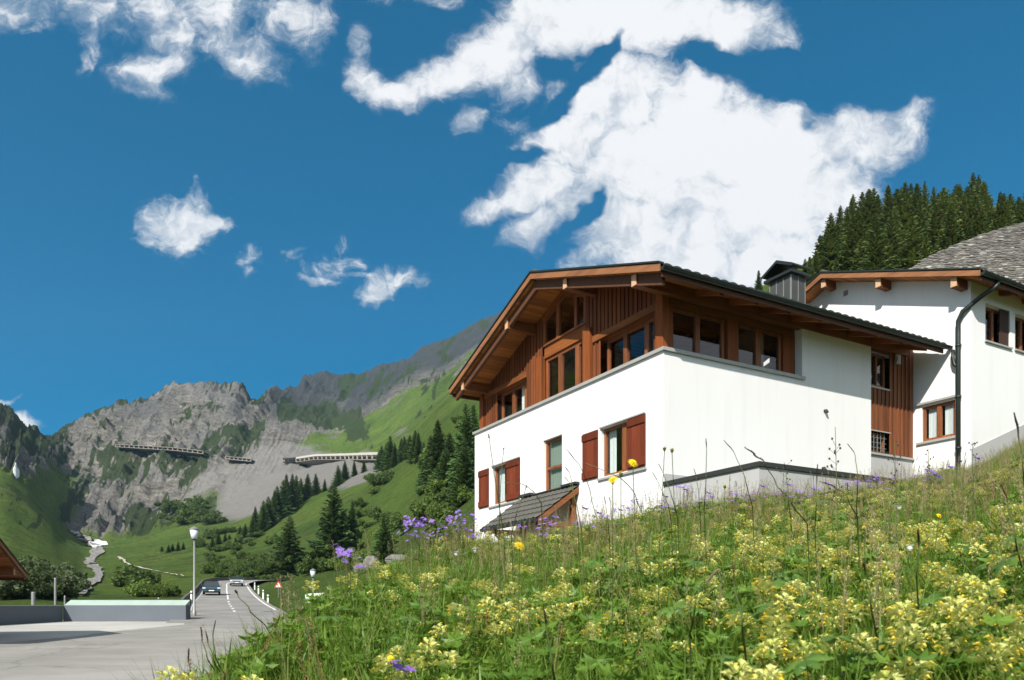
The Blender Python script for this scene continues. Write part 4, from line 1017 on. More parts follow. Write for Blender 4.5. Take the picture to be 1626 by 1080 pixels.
def pchip_inv(t, y):
    rr = np.linspace(0, 6, 121); v = pchip(np.arange(7), t, rr); return np.interp(y, v[:, 0], v[:, 1])
bk = MB(); bk.add([(-30,-12,-1.7),(40,-12,-.9),(40,.05,-.72),(-30,.05,-1.62)], [(0,1,2,3)])
tag(bk.build('meadow_slope', M['soil']), kind='structure')

# plaza and road
pz = MB(); n = 0
def sheet(mb, pts, dz):
    mb.add([(x, y, plaza_z(y)+dz) for x, y in pts], [tuple(range(len(pts)))])
sheet(pz, [(-60, -12), (6, -12), (6, 12), (-6, 32), (-13.2, 53), (-17.2, 52), (-17.4, 43.6), (-60, 43.6)], 0)
tag(pz.build('plaza', M['asphalt']), kind='structure')
pv = MB(); 
pl_ = [ray(px_, py_, 1) for px_, py_ in ((-60, 1027), (0, 1021.5), (105, 1012), (200, 1001), (300, 992))]
def on_plaza(px_, py_):
    v = (H-py_)/F; y = -1.45/(v-.0145) if v < .0145 else 50
    return ((px_-CX)/F*y, y)
front = [on_plaza(*q) for q in ((-60, 1027), (0, 1021.5), (105, 1012), (200, 1001), (292, 992))]
sheet(pv, front+[(-17.7, 40.9), (-24.3, 40.9), (-24.3, front[0][1])], .004)
tag(pv.build('pavement', M['paving']), kind='structure')

def offset_path(C, off):
    out = []
    for i in range(len(C)):
        t = C[min(i+1, len(C)-1)]-C[max(i-1, 0)]; nrm = np.array([t[1], -t[0], 0]); nrm /= np.linalg.norm(nrm[:2])
        out.append(C[i]+nrm*off)
    return np.array(out)
HWD = 2.75
def strip(name, C, o0, o1, dz, mat, i0=0, i1=None):
    a, b = offset_path(C, o0), offset_path(C, o1); i1 = len(C) if i1 is None else i1
    V = np.concatenate([a[i0:i1], b[i0:i1]]); V[:, 2] += dz; n = i1-i0
    return [tuple(v) for v in V], [(i, i+1, n+i+1, n+i) for i in range(n-1)]
rd = MB(); rd.add(*strip('road', RCs, -HWD-.35, HWD+.35, .05, None)); tag(rd.build('road', M['road']), kind='structure')
ln = MB()
ln.add(*strip('l', RCs, -HWD-.02, -HWD+.14, .056, None, 26)); ln.add(*strip('l', RCs, HWD-.14, HWD+.02, .056, None, 34))
n0 = 30
for i in range(n0, 62, 7): ln.add(*strip('l', RCs, -.07, .09, .056, None, i, i+4))
ln.add(*strip('l', RCs, -.07, .09, .056, None, 66, 150))
tag(ln.build('road_markings', mat_simple('worn_road_paint', (.62, .61, .57), .8, .2, 0, .2, 2)), kind='structure')

# ------------------------------------------------------------------ walls, posts, lamps, signs along the road
cw = empty('retaining_wall', (-20.9, 41.2, plaza_z(41)), 0, 'grey concrete wall facing the plaza, topped by a pale green sheet metal cover', 'wall')
z0 = plaza_z(41)
w_ = MB(); w_.box(-3.39, 3.25, -.3, .3, -.5, .86+.02); w_.build('wall', M['concrete'], cw, bevel=.01)
w_ = MB(); w_.prism([(-3.35, -.27, .884), (-3.35, .32, 1.17), (-3.35, .34, 1.15), (-3.35, .34, .884)], (6.56, 0, 0)); w_.build('cover', M['mint'], cw)
w_ = MB(); w_.box(-3.36, 3.24,   .345, .41, .85, 1.21); w_.build('cover_edge', M['coping'], cw)
lw = empty('side_wall', (-24.5, 30, plaza_z(30)), 0, 'dark shaded concrete wall along the left edge of the plaza', 'wall')
w_ = MB(); w_.box(-.2, .2, -16, 10.88, -.7, 1.0); w_.build('wall', M['concrete'], lw, bevel=.01)
w_ = MB(); w_.box(-.24, .235, -16, 10.9, 1.002, 1.05); w_.build('coping', M['trim'], lw)
def simple_post(px_, top, bot, Y, r, label, mat):
    a, b = ray(px_, bot, Y), ray(px_, top, Y)
    p = MB(); p.lathe((0, 0, 0), [(r, 0), (r, b.z-a.z-.04), (r*.7, b.z-a.z)], 10); o = p.build('post', mat, None, smooth=False); o.location = a
    return tag(o, label, 'post')
simple_post(88, 918, 966, 44, .07, 'tall pale grey post standing behind the dark side wall', M['galv'])
simple_post(53, 940, 966, 43, .11, 'short thick grey post behind the dark side wall', M['galv'])
simple_post(103, 946, 966, 43.5, .05, 'thin short post behind the corner of the two walls', M['galv'])
simple_post(252, 949, 966, 43.5, .06, 'small post rising behind the pale green wall cover', M['galv'])

def lantern(px_, top, bot, Y, label, s=1.0):
    a, b = ray(px_, bot, Y), ray(px_, top, Y); h = b.z-a.z
    e = empty('street_lamp', a, 0, label, 'street lamp')
    p = MB(); p.lathe((0, 0, 0), [(.11, 0), (.11, .7), (.065, .75), (.05, h-.78*s)], 12); p.build('pole', M['galv'], e, smooth=True)
    p = MB(); p.lathe((0, 0, h-.78*s), [(.09*s, 0), (.11*s, .03), (.18*s, .05*s)], 14); p.build('lamp_base', M['coping'], e)
    p = MB(); p.lathe((0, 0, h-.74*s), [(.16*s, 0), (.25*s, .55*s)], 14); p.build('lamp_glass', mat_simple('frosted_lamp_glass', (.62, .66, .68), .35, .5, 0, .03), e, smooth=True)
    p = MB(); p.lathe((0, 0, h-.18*s), [(.29*s, 0), (.29*s, .04*s), (.12*s, .13*s), (.04*s, .18*s)], 14); p.build('lamp_cap', M['galv'], e)
    return e
lantern(308.5, 836, 990, 44, 'tall grey street lamp with a tapered lantern beside the road')
lantern(497, 903, 957, 66, 'small distant street lamp with a white lantern on the green bank')

def on_road(off, i): return Vector(offset_path(RCs, off)[i])+Vector((0, 0, .05))
mp = None
wp = M['white_paint']
for kx, (px_, py_) in enumerate(((404.5, 933), (410.5, 939.5), (418, 947), (425.5, 956))):
    Y = (100, 88, 77, 68)[kx]; a = ray(px_, py_, Y)
    if mp is None:
        mp = empty('marker_post', a, 0, 'white marker post with a black band on the bank right of the road', 'marker post', 'white marker posts along the bend')
        p = MB(); p.prism([(-.07, -.05, -.3), (.07, -.05, -.3), (.05, .06, -.3), (-.05, .06, -.3)], (0, 0, .95)); p.build('post', wp, mp)
        p = MB(); p.box(-.075, .075, -.056, .065, .40, .52); p.build('band', M['coping'], mp)
    else: c = copy_tree(mp); c.location = a
a = ray(304, 951, 62); c = copy_tree(mp); c.location = a; c['label'] = 'lone white marker post with a black band left of the road beside the lamp'; del c['group']

sg = empty('warning_sign', ray(442, 942, 75), R(8), 'red bordered triangular warning sign on the grassy bank', 'road sign')
p = MB(); p.tube([(0, .03, -.4), (0, .03, .95)], .03, 8); p.build('post', M['galv'], sg)
def tri(r, y0, y1, zc): return [(0, y0, zc+r), (-r*.87, y0, zc-r*.5), (r*.87, y0, zc-r*.5)], (0, y1-y0, 0)
p = MB(); p.prism(*tri(.48, -.012, .0, .78)); p.build('border', mat_simple('sign_red', (.55, .03, .02), .5, .4, 0, .05), sg)
p = MB(); p.prism(*tri(.28, -.018, -.0125, .76)); p.build('face', wp, sg)
p = MB(); p.box(-.022, .022, -.022, -.0185, .70, .86); p.box(-.022, .022, -.022, -.0185, .64, .68); p.build('symbol', M['coping'], sg)

gw = MB()
lo, li = offset_path(RCs, -HWD-.62), offset_path(RCs, -HWD-.42)
i0 = 24; n = len(RCs)
vs = []
for i in range(i0, n):
    for q, dz in ((lo[i], -.6), (lo[i], .62), (li[i], .62), (li[i], -.3)): vs.append((q[0], q[1], q[2]+dz))
fs = [(4*i+k, 4*i+(k+1)%4, 4*i+4+(k+1)%4, 4*i+4+k) for i in range(n-i0-1) for k in range(4)]
gw.add(vs, fs+[(0, 1, 2, 3), tuple(len(vs)-4+k for k in (3, 2, 1, 0))])
tag(gw.build('roadside_wall', mat_simple('dark_stone_parapet', (.12, .115, .10), .9, .1, 0, .4, 1.5, .6, 6)), 'low dark stone wall curving along the outer side of the road', 'wall')

wb = MB(); wb.box(-.75, .75, -.25, .25, -.45, .30); wb.box(-.6, .9, -.2, .3, .302, .36)
o = wb.build('white_trough', wp, bevel=.03); o.location = ray(499, 949, 66); o.rotation_euler = (0, R(-4), R(12)); tag(o, 'white trough on the green bank just behind the flowers', 'trough')

# ------------------------------------------------------------------ cars
def car(loc, rz, paint, label, open_top=False):
    e = empty('parked_car' if False else 'car', loc, rz, label, 'car')
    W = .86
    # side outline along x (front at +x), body up to the waistline
    prof = [(-2.15, .30), (-2.2, .55), (-2.12, .86), (-1.2, .93), (.95, .90), (1.85, .76), (2.12, .60), (2.16, .35), (1.9, .24), (-1.9, .24)]
    b = MB(); n = len(prof); rings = []
    for y, k, dz in ((-W, .97, -.0), (-W*.97, 1.0, .0), (W*.97, 1.0, .0), (W, .97, 0)):
        rings.append([(x*k, y, z+(0 if abs(y) < W else (-.03 if z > .6 else .02))) for x, z in prof])
    vs = [p for r in rings for p in r]; fs = [tuple(range(n)), tuple(range(4*n-1, 3*n-1, -1))]
    for i in range(3):
        for k in range(n): fs.append((i*n+k, (i+1)*n+k, (i+1)*n+(k+1)%n, i*n+(k+1)%n))
    b.add(vs, fs); b.build('body', paint, e, bevel=.04)
    if not open_top:
        c = MB(); cp_ = [(-1.75, .90), (-1.25, 1.36), (-.2, 1.43), (.35, 1.38), (1.02, .90)]
        for sgn in (0,):
            q = [(x, -W*.92 if z < 1 else -W*.72, z) for x, z in cp_]; r_ = [(x, -y, z) for x, y, z in q]
            c.add(q+r_, [(0,1,2,3,4), (9,8,7,6,5)]+[(i, 5+i, 6+i, 1+i) for i in range(4)])
        cb = c.build('cabin', M['car_glass'], e, bevel=.02)
        r2 = MB(); r2.prism([(-1.2, -W*.70, 1.375), (-.2, -W*.70, 1.44), (.33, -W*.70, 1.395), (.33, -W*.70, 1.42), (-.2, -W*.70, 1.465), (-1.2, -W*.70, 1.40)], (0, W*1.4, 0)); r2.build('roof', paint, e)
        for sgn in (-1, 1):
            r3 = MB(); r3.bar((1.0, sgn*W*.9, .92), (.34, sgn*W*.71, 1.40), .06, .05); r3.build('windscreen_pillar', paint, e)
            r3 = MB(); r3.bar((-1.2, sgn*W*.71, 1.38), (-1.73, sgn*W*.9, .92), .09, .06); r3.build('rear_pillar', paint, e)
    else:
        c = MB(); c.box(-1.2, .55, -W*.8, W*.8, .70, .93); c.build('interior', M['dark'], e)
        for sgn in (-1, 1):
            s_ = MB(); s_.box(-.75, -.55, sgn*.38-.22, sgn*.38+.22, .85, 1.22); s_.build('seat', M['dark'], e, bevel=.05)
        c = MB(); c.prism([(1.0, -W*.85, .90), (.55, -W*.74, 1.30), (.52, -W*.74, 1.30), (.97, -W*.85, .90)], (0, W*1.6, 0)); c.build('windscreen', M['car_glass'], e)
    for x in (-1.35, 1.36):
        for sgn in (-1, 1):
            t = MB(); y = sgn*(W-.09)
            t.v = []; t.lathe((0, 0, 0), [(.24, -.09), (.31, -.09), (.33, -.05), (.33, .05), (.31, .09), (.24, .09)], 20)
            t.v = [(x+p[0], y+p[2], .33+p[1]) for p in t.v]; wh = t.build('wheel', M['tyre'], e)
            t = MB(); t.lathe((0, 0, 0), [(.23, -.093), (.23, .093)], 14); t.v = [(x+p[0], y+p[2]*1.02, .33+p[1]) for p in t.v]; t.build('rim', M['galv'], wh)
    for sgn in (-1, 1):
        t = MB(); t.box(2.0, 2.155, sgn*.72-.15, sgn*.72+.15, .60, .73); t.build('headlight', M['lamp_lens'], e, bevel=.02)
        t = MB(); t.box(.72, .84, sgn*(W+.02)-.09*(sgn < 0), sgn*(W+.02)+.09*(sgn > 0), .92, 1.05); t.build('wing_mirror', paint, e, bevel=.02)
    t = MB(); t.box(2.1, 2.165, -.48, .48, .47, .60); t.build('grille', M['dark'], e)
    t = MB(); t.box(2.14, 2.18, -.26, .26, .36, .46); t.build('number_plate', wp, e)
    t = MB(); t.box(2.02, 2.175, -.8, .8, .28, .35); t.build('bumper_trim', M['tyre'], e)
    return e
M['car_glass'] = mat_simple('car_glass', (.02, .025, .03), .06, .6, 0, .02)
M['tyre'] = mat_simple('tyre_rubber', (.02, .02, .02), .8, .2, 0, .1)
M['lamp_lens'] = mat_simple('headlight_lens', (.65, .68, .70), .15, .7, 0, .03)
def paint(name, c): return mat_simple(name, c, .22, .6, .25, .03)
def road_heading(i):
    t = RCs[i-2]-RCs[i+2]; return math.atan2(t[1], t[0])
def road_at_y(y): return int(np.argmin(np.abs(RCs[:160, 1]-y)))
i = road_at_y(81); car(on_road(-1.55, i), road_heading(i), paint('dark_teal_paint', (.025, .07, .085)), 'dark teal car with its headlights towards us on the left lane')
i = road_at_y(106); car(on_road(1.3, i), road_heading(i)+math.pi*0, paint('silver_paint', (.34, .35, .37)), 'silver open car farther up the road at the bend', True)

# ------------------------------------------------------------------ corner of a chalet at the left edge
ec = Vector((-18.0, 28.0, 0)); gd = Vector((-.29, .957, 0)); xl = math.atan2(-.29, -.957)
half = 4.2; drop = 1.55
base = ec - gd*half
lc = empty('brown_chalet', (base.x, base.y, 0), xl, 'brown chalet of which one low roof corner shows at the edge of the plaza', 'house')
chalet_roof(lc, 0, 10, 0, 1.18+drop, half, drop, fly=False, purlins=((-3.3, .12), (0, .12), (3.3, .12)))
w_ = MB(); w_.add([(1.1, -3.6, -1.4), (1.1, 3.6, -1.4), (1.1, 3.6, 1.15), (1.1, 0, 2.5), (1.1, -3.6, 1.15)], [(0,1,2,3,4)])
w_.add([(1.1, -3.6, -1.4), (9.5, -3.6, -1.4), (9.5, -3.6, 1.15), (1.1, -3.6, 1.15)], [(0,1,2,3)]); w_.add([(1.1, 3.6, -1.4), (9.5, 3.6, -1.4), (9.5, 3.6, 1.15), (1.1, 3.6, 1.15)], [(0,1,2,3)])
w_.build('wall', M['boards_side'], lc)

# ------------------------------------------------------------------ mountain road galleries, stream, snow, track
M['gal'] = mat_simple('pale_gallery_concrete', (.27, .25, .22), .9, .1, 0, .1, .2)
M['gal_white'] = mat_simple('white_gallery_roof', (.52, .50, .45), .9, .1, 0, .1, .2)
def gallery(pts, label, th=2.2, op=4.2, npil=12, roofw=7.0, light=True, pull=10.0, mat='gal'):
    ya, yb = at(*pts[0]).y, at(*pts[-1]).y; P = [ray(p[0], p[1], ya+(yb-ya)*(p[0]-pts[0][0])/(pts[-1][0]-pts[0][0])-pull) for p in pts]
    L = [0]
    for a, b in zip(P[:-1], P[1:]): L.append(L[-1]+(b-a).length)
    def pos(s): 
        k = min(max(np.searchsorted(L, s)-1, 0), len(P)-2); t = (s-L[k])/(L[k+1]-L[k]); return P[k].lerp(P[k+1], t)
    e = empty('avalanche_gallery', P[0], 0, label, 'road gallery'); O_ = P[0]
    def slab(z0, z1, y0, y1):
        b = MB(); n = 24; vs = []
        for k in range(n+1):
            p = pos(L[-1]*k/n)-O_
            vs += [(p.x, p.y+y0, p.z+z0), (p.x, p.y+y1, p.z+z0), (p.x, p.y+y1, p.z+z1), (p.x, p.y+y0, p.z+z1)]
        b.add(vs, [(4*i+k, 4*i+(k+1)%4, 4*i+4+(k+1)%4, 4*i+4+k) for i in range(n) for k in range(4)]+[(0,1,2,3), (4*n+3, 4*n+2, 4*n+1, 4*n)])
        return b
    slab(op, op+th, -.6, 22).build('roof', M[mat], e); slab(-.45, 0, .2, 22).build('roadway', M['gal'], e)
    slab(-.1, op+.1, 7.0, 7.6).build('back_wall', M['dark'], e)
    for k in range(npil+1):
        p = pos(L[-1]*k/npil)-O_; b = MB(); b.box(p.x-.45, p.x+.45, p.y+.1, p.y+.9, p.z, p.z+op+.05); b.build('pillar', M['gal'], e)
gallery([(183, 709), (235, 712), (280, 715), (322, 720)], 'long row of dark openings under a thin roof high on the rock face', .4, 1.8, 18, pull=9)
gallery([(358, 728), (398, 732)], 'short dark gallery beside the rock cleft on the mountain road', .35, 1.6, 6, pull=8)
gallery([(449, 733), (462, 732), (472, 731)], 'small pale gallery stub left of the long white one', .8, 2.0, 3, pull=10)
gallery([(470, 733), (500, 729), (545, 729), (600, 729)], 'long pale gallery with a white roof above the spruces', 1.5, 2.3, 18, pull=11, mat='gal_white')

def ribbon(pts, lift, pull=.004):
    vs = []
    for (x, y, w) in pts:
        for sx in (-1, 1):
            p = at(x+sx*w, y); p = p*(1-pull); p.z += lift; vs.append(p)
    return vs, [(2*i, 2*i+1, 2*i+3, 2*i+2) for i in range(len(pts)-1)]
def resample(pts, n, jit=0.0):
    pts = np.array(pts, float); q = pchip(np.arange(len(pts)), pts, np.linspace(0, len(pts)-1, n))
    q[:, 2] *= 1+jit*(RS.rand(n)-.5)*2; q[:, 0] += jit*4*(RS.rand(n)-.5); return [tuple(x) for x in q]
def mat_stream():
    m = NT('stony_stream_bed'); o = m.obj()
    c = m.ramp(m.noise(.8, 8, .8, m.mapping(o, (1, .5, 1))), [(.36, (.09, .085, .075)), (.5, (.20, .19, .17)), (.60, (.32, .30, .28)), (.68, (.62, .64, .66))])
    return m.done(m.bsdf(c, .6, .3, 0, m.bump(m.noise(1.2, 6, .7, o), .8, .5)))
sb = MB(); sb.add(*ribbon(resample([(112, 838, 3), (125, 848, 6), (142, 858, 10), (157, 869, 11), (150, 881, 8), (142, 890, 7), (150, 900, 8), (157, 911, 8), (150, 922, 8), (139, 934, 7), (131, 946, 5)], 60, .4), .35))
tag(sb.build('stream', mat_stream(), smooth=True), kind='structure')
tr = MB(); tr.add(*ribbon(resample([(189, 883, 2), (195, 889, 3), (209, 896, 2.2), (228, 901, 1.6), (252, 906, 1.3), (275, 911, 1.1), (298, 916, 1.0)], 30, .3), .3))
tag(tr.build('path', mat_simple('pale_gravel_track', (.36, .33, .27), .95, .1, 0, .3, .5)), kind='structure')
M['snow'] = mat_simple('old_snow', (.60, .61, .62), .6, .3, 0, .30, .35, .5, .8)
def blob(name, pts, lift, label):
    """patch of snow hugging the slope, thick in the middle and thin at the rim"""
    c = np.mean(pts, 0); V = []; n = len(pts); rings = (1.0, .8, .45, .0)
    for k, f in enumerate(rings):
        for (x, y) in pts:
            p = at(c[0]+(x-c[0])*f, c[1]+(y-c[1])*f)*.996; p.z += lift*(.25, .8, 1.0, 1.1)[k]; V.append(p)
    b = MB(); b.add(V, [(i+k*n, (i+1)%n+k*n, (i+1)%n+(k+1)*n, i+(k+1)*n) for k in range(3) for i in range(n)])
    return tag(b.build(name, M['snow'], smooth=True), label, 'snow patch')
blob('snow_patch', [(136, 857), (147, 857), (160, 859), (171, 861), (174, 863), (164, 864), (155, 866), (152, 870), (147, 866), (141, 861)], .8, 'white snow patch bridging the stream in the valley')
blob('snow_patch', [(24, 735), (28, 736), (29, 742), (33, 748), (32, 756), (28, 760), (25, 754), (20, 748), (20, 744), (24, 743)], 1.5, 'small bright snow patch in the gully of the left slope')

# ------------------------------------------------------------------ trees and shrubs
def conifer_mesh(name, seed, rad=.19, n_whorl=46, fork=False):
    rs = np.random.RandomState(seed); V = []; Qd = []
    def quad(a, b, c, d): k = len(V); V.extend([a, b, c, d]); Qd.append((k, k+1, k+2, k+3))
    for w in range(n_whorl):
        t = w/(n_whorl-1); h = .035+.955*t**.92; L0 = rad*((1-t)**.82)*(.95+.12*math.sin(w*2.3))+.008
        nb = int(9-4*t); a0 = rs.rand()*6.28
        for b in range(nb):
            a = a0+6.283*b/nb+rs.uniform(-.25, .25); L = L0*rs.uniform(.62, 1.12)
            if rs.rand() < .06: continue
            dr = .30+.25*rs.rand()-.55*t; ca, sa = math.cos(a), math.sin(a); segs = max(2, int(6*(1-t)+2))
            pr = np.array([0, 0, h]); wd = .019*(1-t)+.008
            for s in range(segs):
                f1 = (s+1)/segs; lift = -dr*L*f1+.22*L*f1*f1
                q = np.array([ca*L*f1, sa*L*f1, h+lift]); sd = np.array([-sa, ca, 0])
                for sg_ in (-1, 1):          # side sprays, drooping
                    ln_ = wd*rs.uniform(1.2, 2.3)*(1.25-.5*f1); tip = q+sd*sg_*ln_+np.array([ca*ln_*.7, sa*ln_*.7, -ln_*rs.uniform(.3, 1.0)])
                    m_ = (pr+q)/2; o_ = np.array([ca, sa, 0])*wd*.5
                    quad(pr, q+o_*.4, tip, (pr*.4+tip*.6)-o_*.6+np.array([0, 0, -wd*.35]))
                hang = np.array([0, 0, -wd*rs.uniform(.9, 2.0)]); quad(pr, q, q+hang*.7+sd*wd*.3, pr+hang-sd*wd*.3)
                pr = q
    V = np.array(V); V += (rs.rand(len(V), 3)-.5)*.006
    crown = np_mesh('crown', V, np.array(Qd), M['needle'], link=False)
    tk = MB(); tk.tube([(0, 0, -.06), (0, 0, .1), (.003, 0, .5), (0, 0, .97)], [.020, .016, .010, .002], 8)
    return crown.data, tk
M['needle'] = mat_leaf('spruce_needles', (.020, .046, .014), (.062, .112, .028), .15, .6, .2)
M['needle_larch'] = mat_leaf('bright_young_needles', (.040, .070, .014), (.115, .145, .030), .25, .6, .2)
M['needle_wood'] = mat_leaf('sunlit_spruce_needles', (.026, .050, .012), (.085, .115, .025), .25, .6, .2, tip=(.13, .11, .03))
CON = []
for i, (rd_, nw) in enumerate(((.23, 40), (.19, 46), (.27, 38))):
    me, tk = conifer_mesh('spruce', 100+i, rd_, nw)
    CON.append((me, tk.build('trunk', M['trunk'])))
for _, t in CON: COL.objects.unlink(t)
CONL = []
for key in ('needle_wood', 'needle_wood', 'needle_larch'):
    for me, _ in CON: m2 = me.copy(); m2.materials.clear(); m2.materials.append(M[key]); CONL.append(m2)
M['needle_wood']
def spruce(loc, h, wide, var, label, group=None):
    e = empty('spruce', loc, random.uniform(0, 6.28), label, 'tree', group)
    e.scale = (h*wide, h*wide*random.uniform(.85, 1.15), h); e.rotation_euler = (random.uniform(-.035, .035), random.uniform(-.035, .035), random.uniform(0, 6.28))
    me, tk = CON[var]
    c = bpy.data.objects.new('crown', CONL[var+3*random.randrange(3)] if group and 'wood' in group else me); COL.objects.link(c); c.parent = e
    t = tk.copy(); COL.objects.link(t); t.parent = e; t.name = 'trunk'
    return e
def spruce_at(px_, base, top, wide, label, group=None, var=None):
    p = at(px_, base); h = (base-top)/F*p.y
    return spruce(p-Vector((0, 0, .3)), h, wide, random.randrange(3) if var is None else var, label, group)
spruce_at(460, 905, 816, 1.5, 'broad dark spruce standing alone right of the road bend', var=2)
spruce_at(528, 880, 763, 1.25, 'tallest dark spruce on the slope between the road and the chalet', var=2)
spruce_at(546, 882, 802, 1.3, 'smaller spruce leaning against the tallest one on its right', var=0)
spruce_at(608, 898, 814, 1.35, 'dark spruce just behind the flowering bank left of the chalet', var=0)
spruce_at(562, 855, 790, 1.1, 'slim young spruce behind the dark spruce by the bank', var=1)
for px_, b, t, w_ in ((683, 770, 688, 1.3), (697, 778, 664, 1.25), (712, 772, 684, 1.3), (704, 790, 708, 1.4), (672, 782, 726, 1.3)):
    spruce_at(px_, b, t, w_, 'dense dark spruce in the clump on the upper slope left of the chalet', 'spruce clump left of the chalet')
for px_, b, t, w_ in ((742, 765, 636, 1.0), (733, 800, 690, 1.1), (752, 745, 640, 1.0), (727, 770, 700, 1.2)):
    spruce_at(px_, b, t, w_, 'dark spruce half hidden by the left corner of the chalet', 'spruces at the chalet corner')
for px_, b, t in ((400, 852, 815), (407, 846, 800), (415, 842, 792), (425, 836, 785), (433, 830, 775), (440, 824, 768), (447, 818, 758), (455, 813, 750), (463, 808, 748), (470, 802, 751), (478, 795, 757), (487, 788, 750), (500, 783, 750), (515, 776, 757)):
    spruce_at(px_+random.uniform(-2, 2), b+2, t, 1.15, 'spruce in the row climbing the slope below the long pale gallery', 'row of spruces below the gallery')
for px_, b, t in ((537, 768, 735), (546, 762, 729), (562, 754, 728), (577, 749, 729)):
    spruce_at(px_, b, t, 1.3, 'small spruce just under the long pale gallery', 'small spruces under the gallery')
for px_, b, t in ((603, 745, 706), (611, 744, 700), (618, 742, 690), (626, 738, 700), (634, 730, 692), (641, 728, 690), (649, 724, 686), (656, 732, 680), (663, 730, 684), (670, 738, 698), (598, 742, 716)):
    spruce_at(px_, b, t, 1.2, 'dark spruce in the group at the right end of the pale gallery', 'spruces at the end of the gallery')
for px_, b, t in ((258, 873, 862), (267, 875, 861), (275, 873, 859), (284, 872, 856), (291, 870, 857), (338, 866, 848), (347, 862, 842), (357, 858, 842), (366, 856, 846), (380, 850, 832), (390, 852, 828), (372, 866, 850)):
    spruce_at(px_, b, t, 1.5, 'small dark conifer scattered above the gravel track', 'small conifers above the track')
# the wood on the hill behind the houses
prof = ([1270, 1285, 1300, 1312, 1330, 1350, 1370, 1395, 1420, 1450, 1480, 1510, 1530, 1550, 1570, 1590, 1610, 1640, 1700, 1800], [412, 398, 372, 348, 325, 304, 298, 290, 284, 278, 288, 290, 280, 272, 288, 306, 300, 290, 270, 250])
cnt = 0
WOOD = dict(label='tall dark spruce in the dense wood on the hill behind the houses', group='spruces of the wood behind the houses')
for k_ in range(46):
    px_ = 1276+k_*9.2+random.uniform(-3, 3); tp = np.interp(px_, *prof)+random.uniform(-4, 14)*(1 if k_ % 3 else .3)
    gy = 392+random.uniform(-10, 26) if px_ > 1330 else max(tp+70, 430)
    p = at(px_, min(max(gy, 372), 470)); h = (H-tp)/F*p.y-p.z
    if h < 6: continue
    spruce(p-Vector((0, 0, .5)), min(h, 26), random.uniform(.75, 1.35), random.randrange(3), **WOOD); cnt += 1
for k_ in range(150):
    px_ = random.uniform(1288, 1680); gy = random.uniform(400, 520); p = at(px_, gy); h = random.uniform(8, 18); tp = gy-h*F/p.y
    if tp < np.interp(px_, *prof)+14 or tp > 445: continue
    spruce(p-Vector((0, 0, .5)), h, random.uniform(.8, 1.5), random.randrange(3), **WOOD); cnt += 1
spruce_at(1203, 505, 424, .9, 'lone spruce top showing over the roof beside the chimney', var=1)

def shrub_mesh(seed, n=2600, leaf=.085, lobes=16, tall=1.0):
    rs = np.random.RandomState(seed); c = rs.normal(0, .42, (lobes, 3))*np.array([1, 1, .55*tall]); c[:, 2] = np.abs(c[:, 2])+.30; r = rs.uniform(.22, .42, lobes)
    k = rs.randint(0, lobes, n); d = rs.normal(0, 1, (n, 3)); d /= np.linalg.norm(d, axis=1)[:, None]; d[:, 2] = d[:, 2]*.9+.12
    p = c[k]+d*(r[k]*rs.uniform(.55, 1.08, n)**.6)[:, None]; p[:, 2] = np.maximum(p[:, 2], .03)
    a = rs.normal(0, 1, (n, 3)); a /= np.linalg.norm(a, axis=1)[:, None]; b = np.cross(a, d+rs.normal(0, .5, (n, 3))); b /= np.linalg.norm(b, axis=1)[:, None]
    s = leaf*rs.uniform(.6, 1.3, n)[:, None]
    V = np.stack([p-a*s, p+b*s*.55, p+a*s, p-b*s*.55], 1).reshape(-1, 3)
    o = np_mesh('foliage', V, np.arange(4*n).reshape(-1, 4), M['leaf'], link=False); me = o.data
    st = MB()
    for q in range(6): st.tube([(0, 0, -.15), tuple(c[q]*.5), tuple(c[q])], [.03, .02, .008], 5)
    t = st.build('stem', M['trunk']); COL.objects.unlink(t)
    return me, t
M['leaf'] = mat_leaf('alder_leaves', (.032, .062, .013), (.088, .140, .028), .3)
M['leaf_light'] = mat_leaf('bright_alder_leaves', (.058, .105, .020), (.135, .20, .038), .35)
M['leaf_grey'] = mat_leaf('willow_leaves', (.045, .070, .028), (.10, .13, .06), .3)
SHR = [shrub_mesh(5), shrub_mesh(6, tall=1.5), shrub_mesh(8, lobes=11)]
SHV = {}
for key in ('leaf', 'leaf_light', 'leaf_grey'):
    for i, (me, t) in enumerate(SHR):
        m2 = me.copy(); m2.materials.clear(); m2.materials.append(M[key]); SHV[key, i] = m2
def shrub(px_, py_, size, key, label, group):
    p = at(px_, py_); i = random.randrange(3)
    e = empty('shrub', p-Vector((0, 0, .1*size)), random.uniform(0, 6.28), label, 'shrub', group); e.scale = (size*random.uniform(.85, 1.2), size*random.uniform(.85, 1.2), size*random.uniform(.75, 1.15))
    c = bpy.data.objects.new('foliage', SHV[key, i]); COL.objects.link(c); c.parent = e
    t = SHR[i][1].copy(); t.name = 'stem'; COL.objects.link(t); t.parent = e
def scatter(n, x0, x1, y0, y1, s0, s1, key, label, group, cond=None):
    for _ in range(n):
        a, b = random.uniform(x0, x1), random.uniform(y0, y1)
        if cond and not cond(a, b): continue
        shrub(a, b, random.uniform(s0, s1), key, label, group)
line = lambda x: np.interp(x, [330, 420, 520, 600, 660, 760], [905, 880, 868, 845, 800, 740])
scatter(46, 560, 752, 640, 860, 1.6, 3.4, 'leaf_light', 'bright green shrub on the steep slope left of the chalet', 'bright shrubs on the slope', lambda a, b: b > np.interp(a, [560, 650, 752], [800, 740, 640]) and not (600 < a < 690 and 745 < b < 815))
scatter(36, 560, 752, 660, 880, 1.4, 2.8, 'leaf', 'dark green shrub on the steep slope left of the chalet', 'dark shrubs on the slope', lambda a, b: b > np.interp(a, [560, 650, 752], [800, 730, 660]) and not (590 < a < 690 and 740 < b < 820))
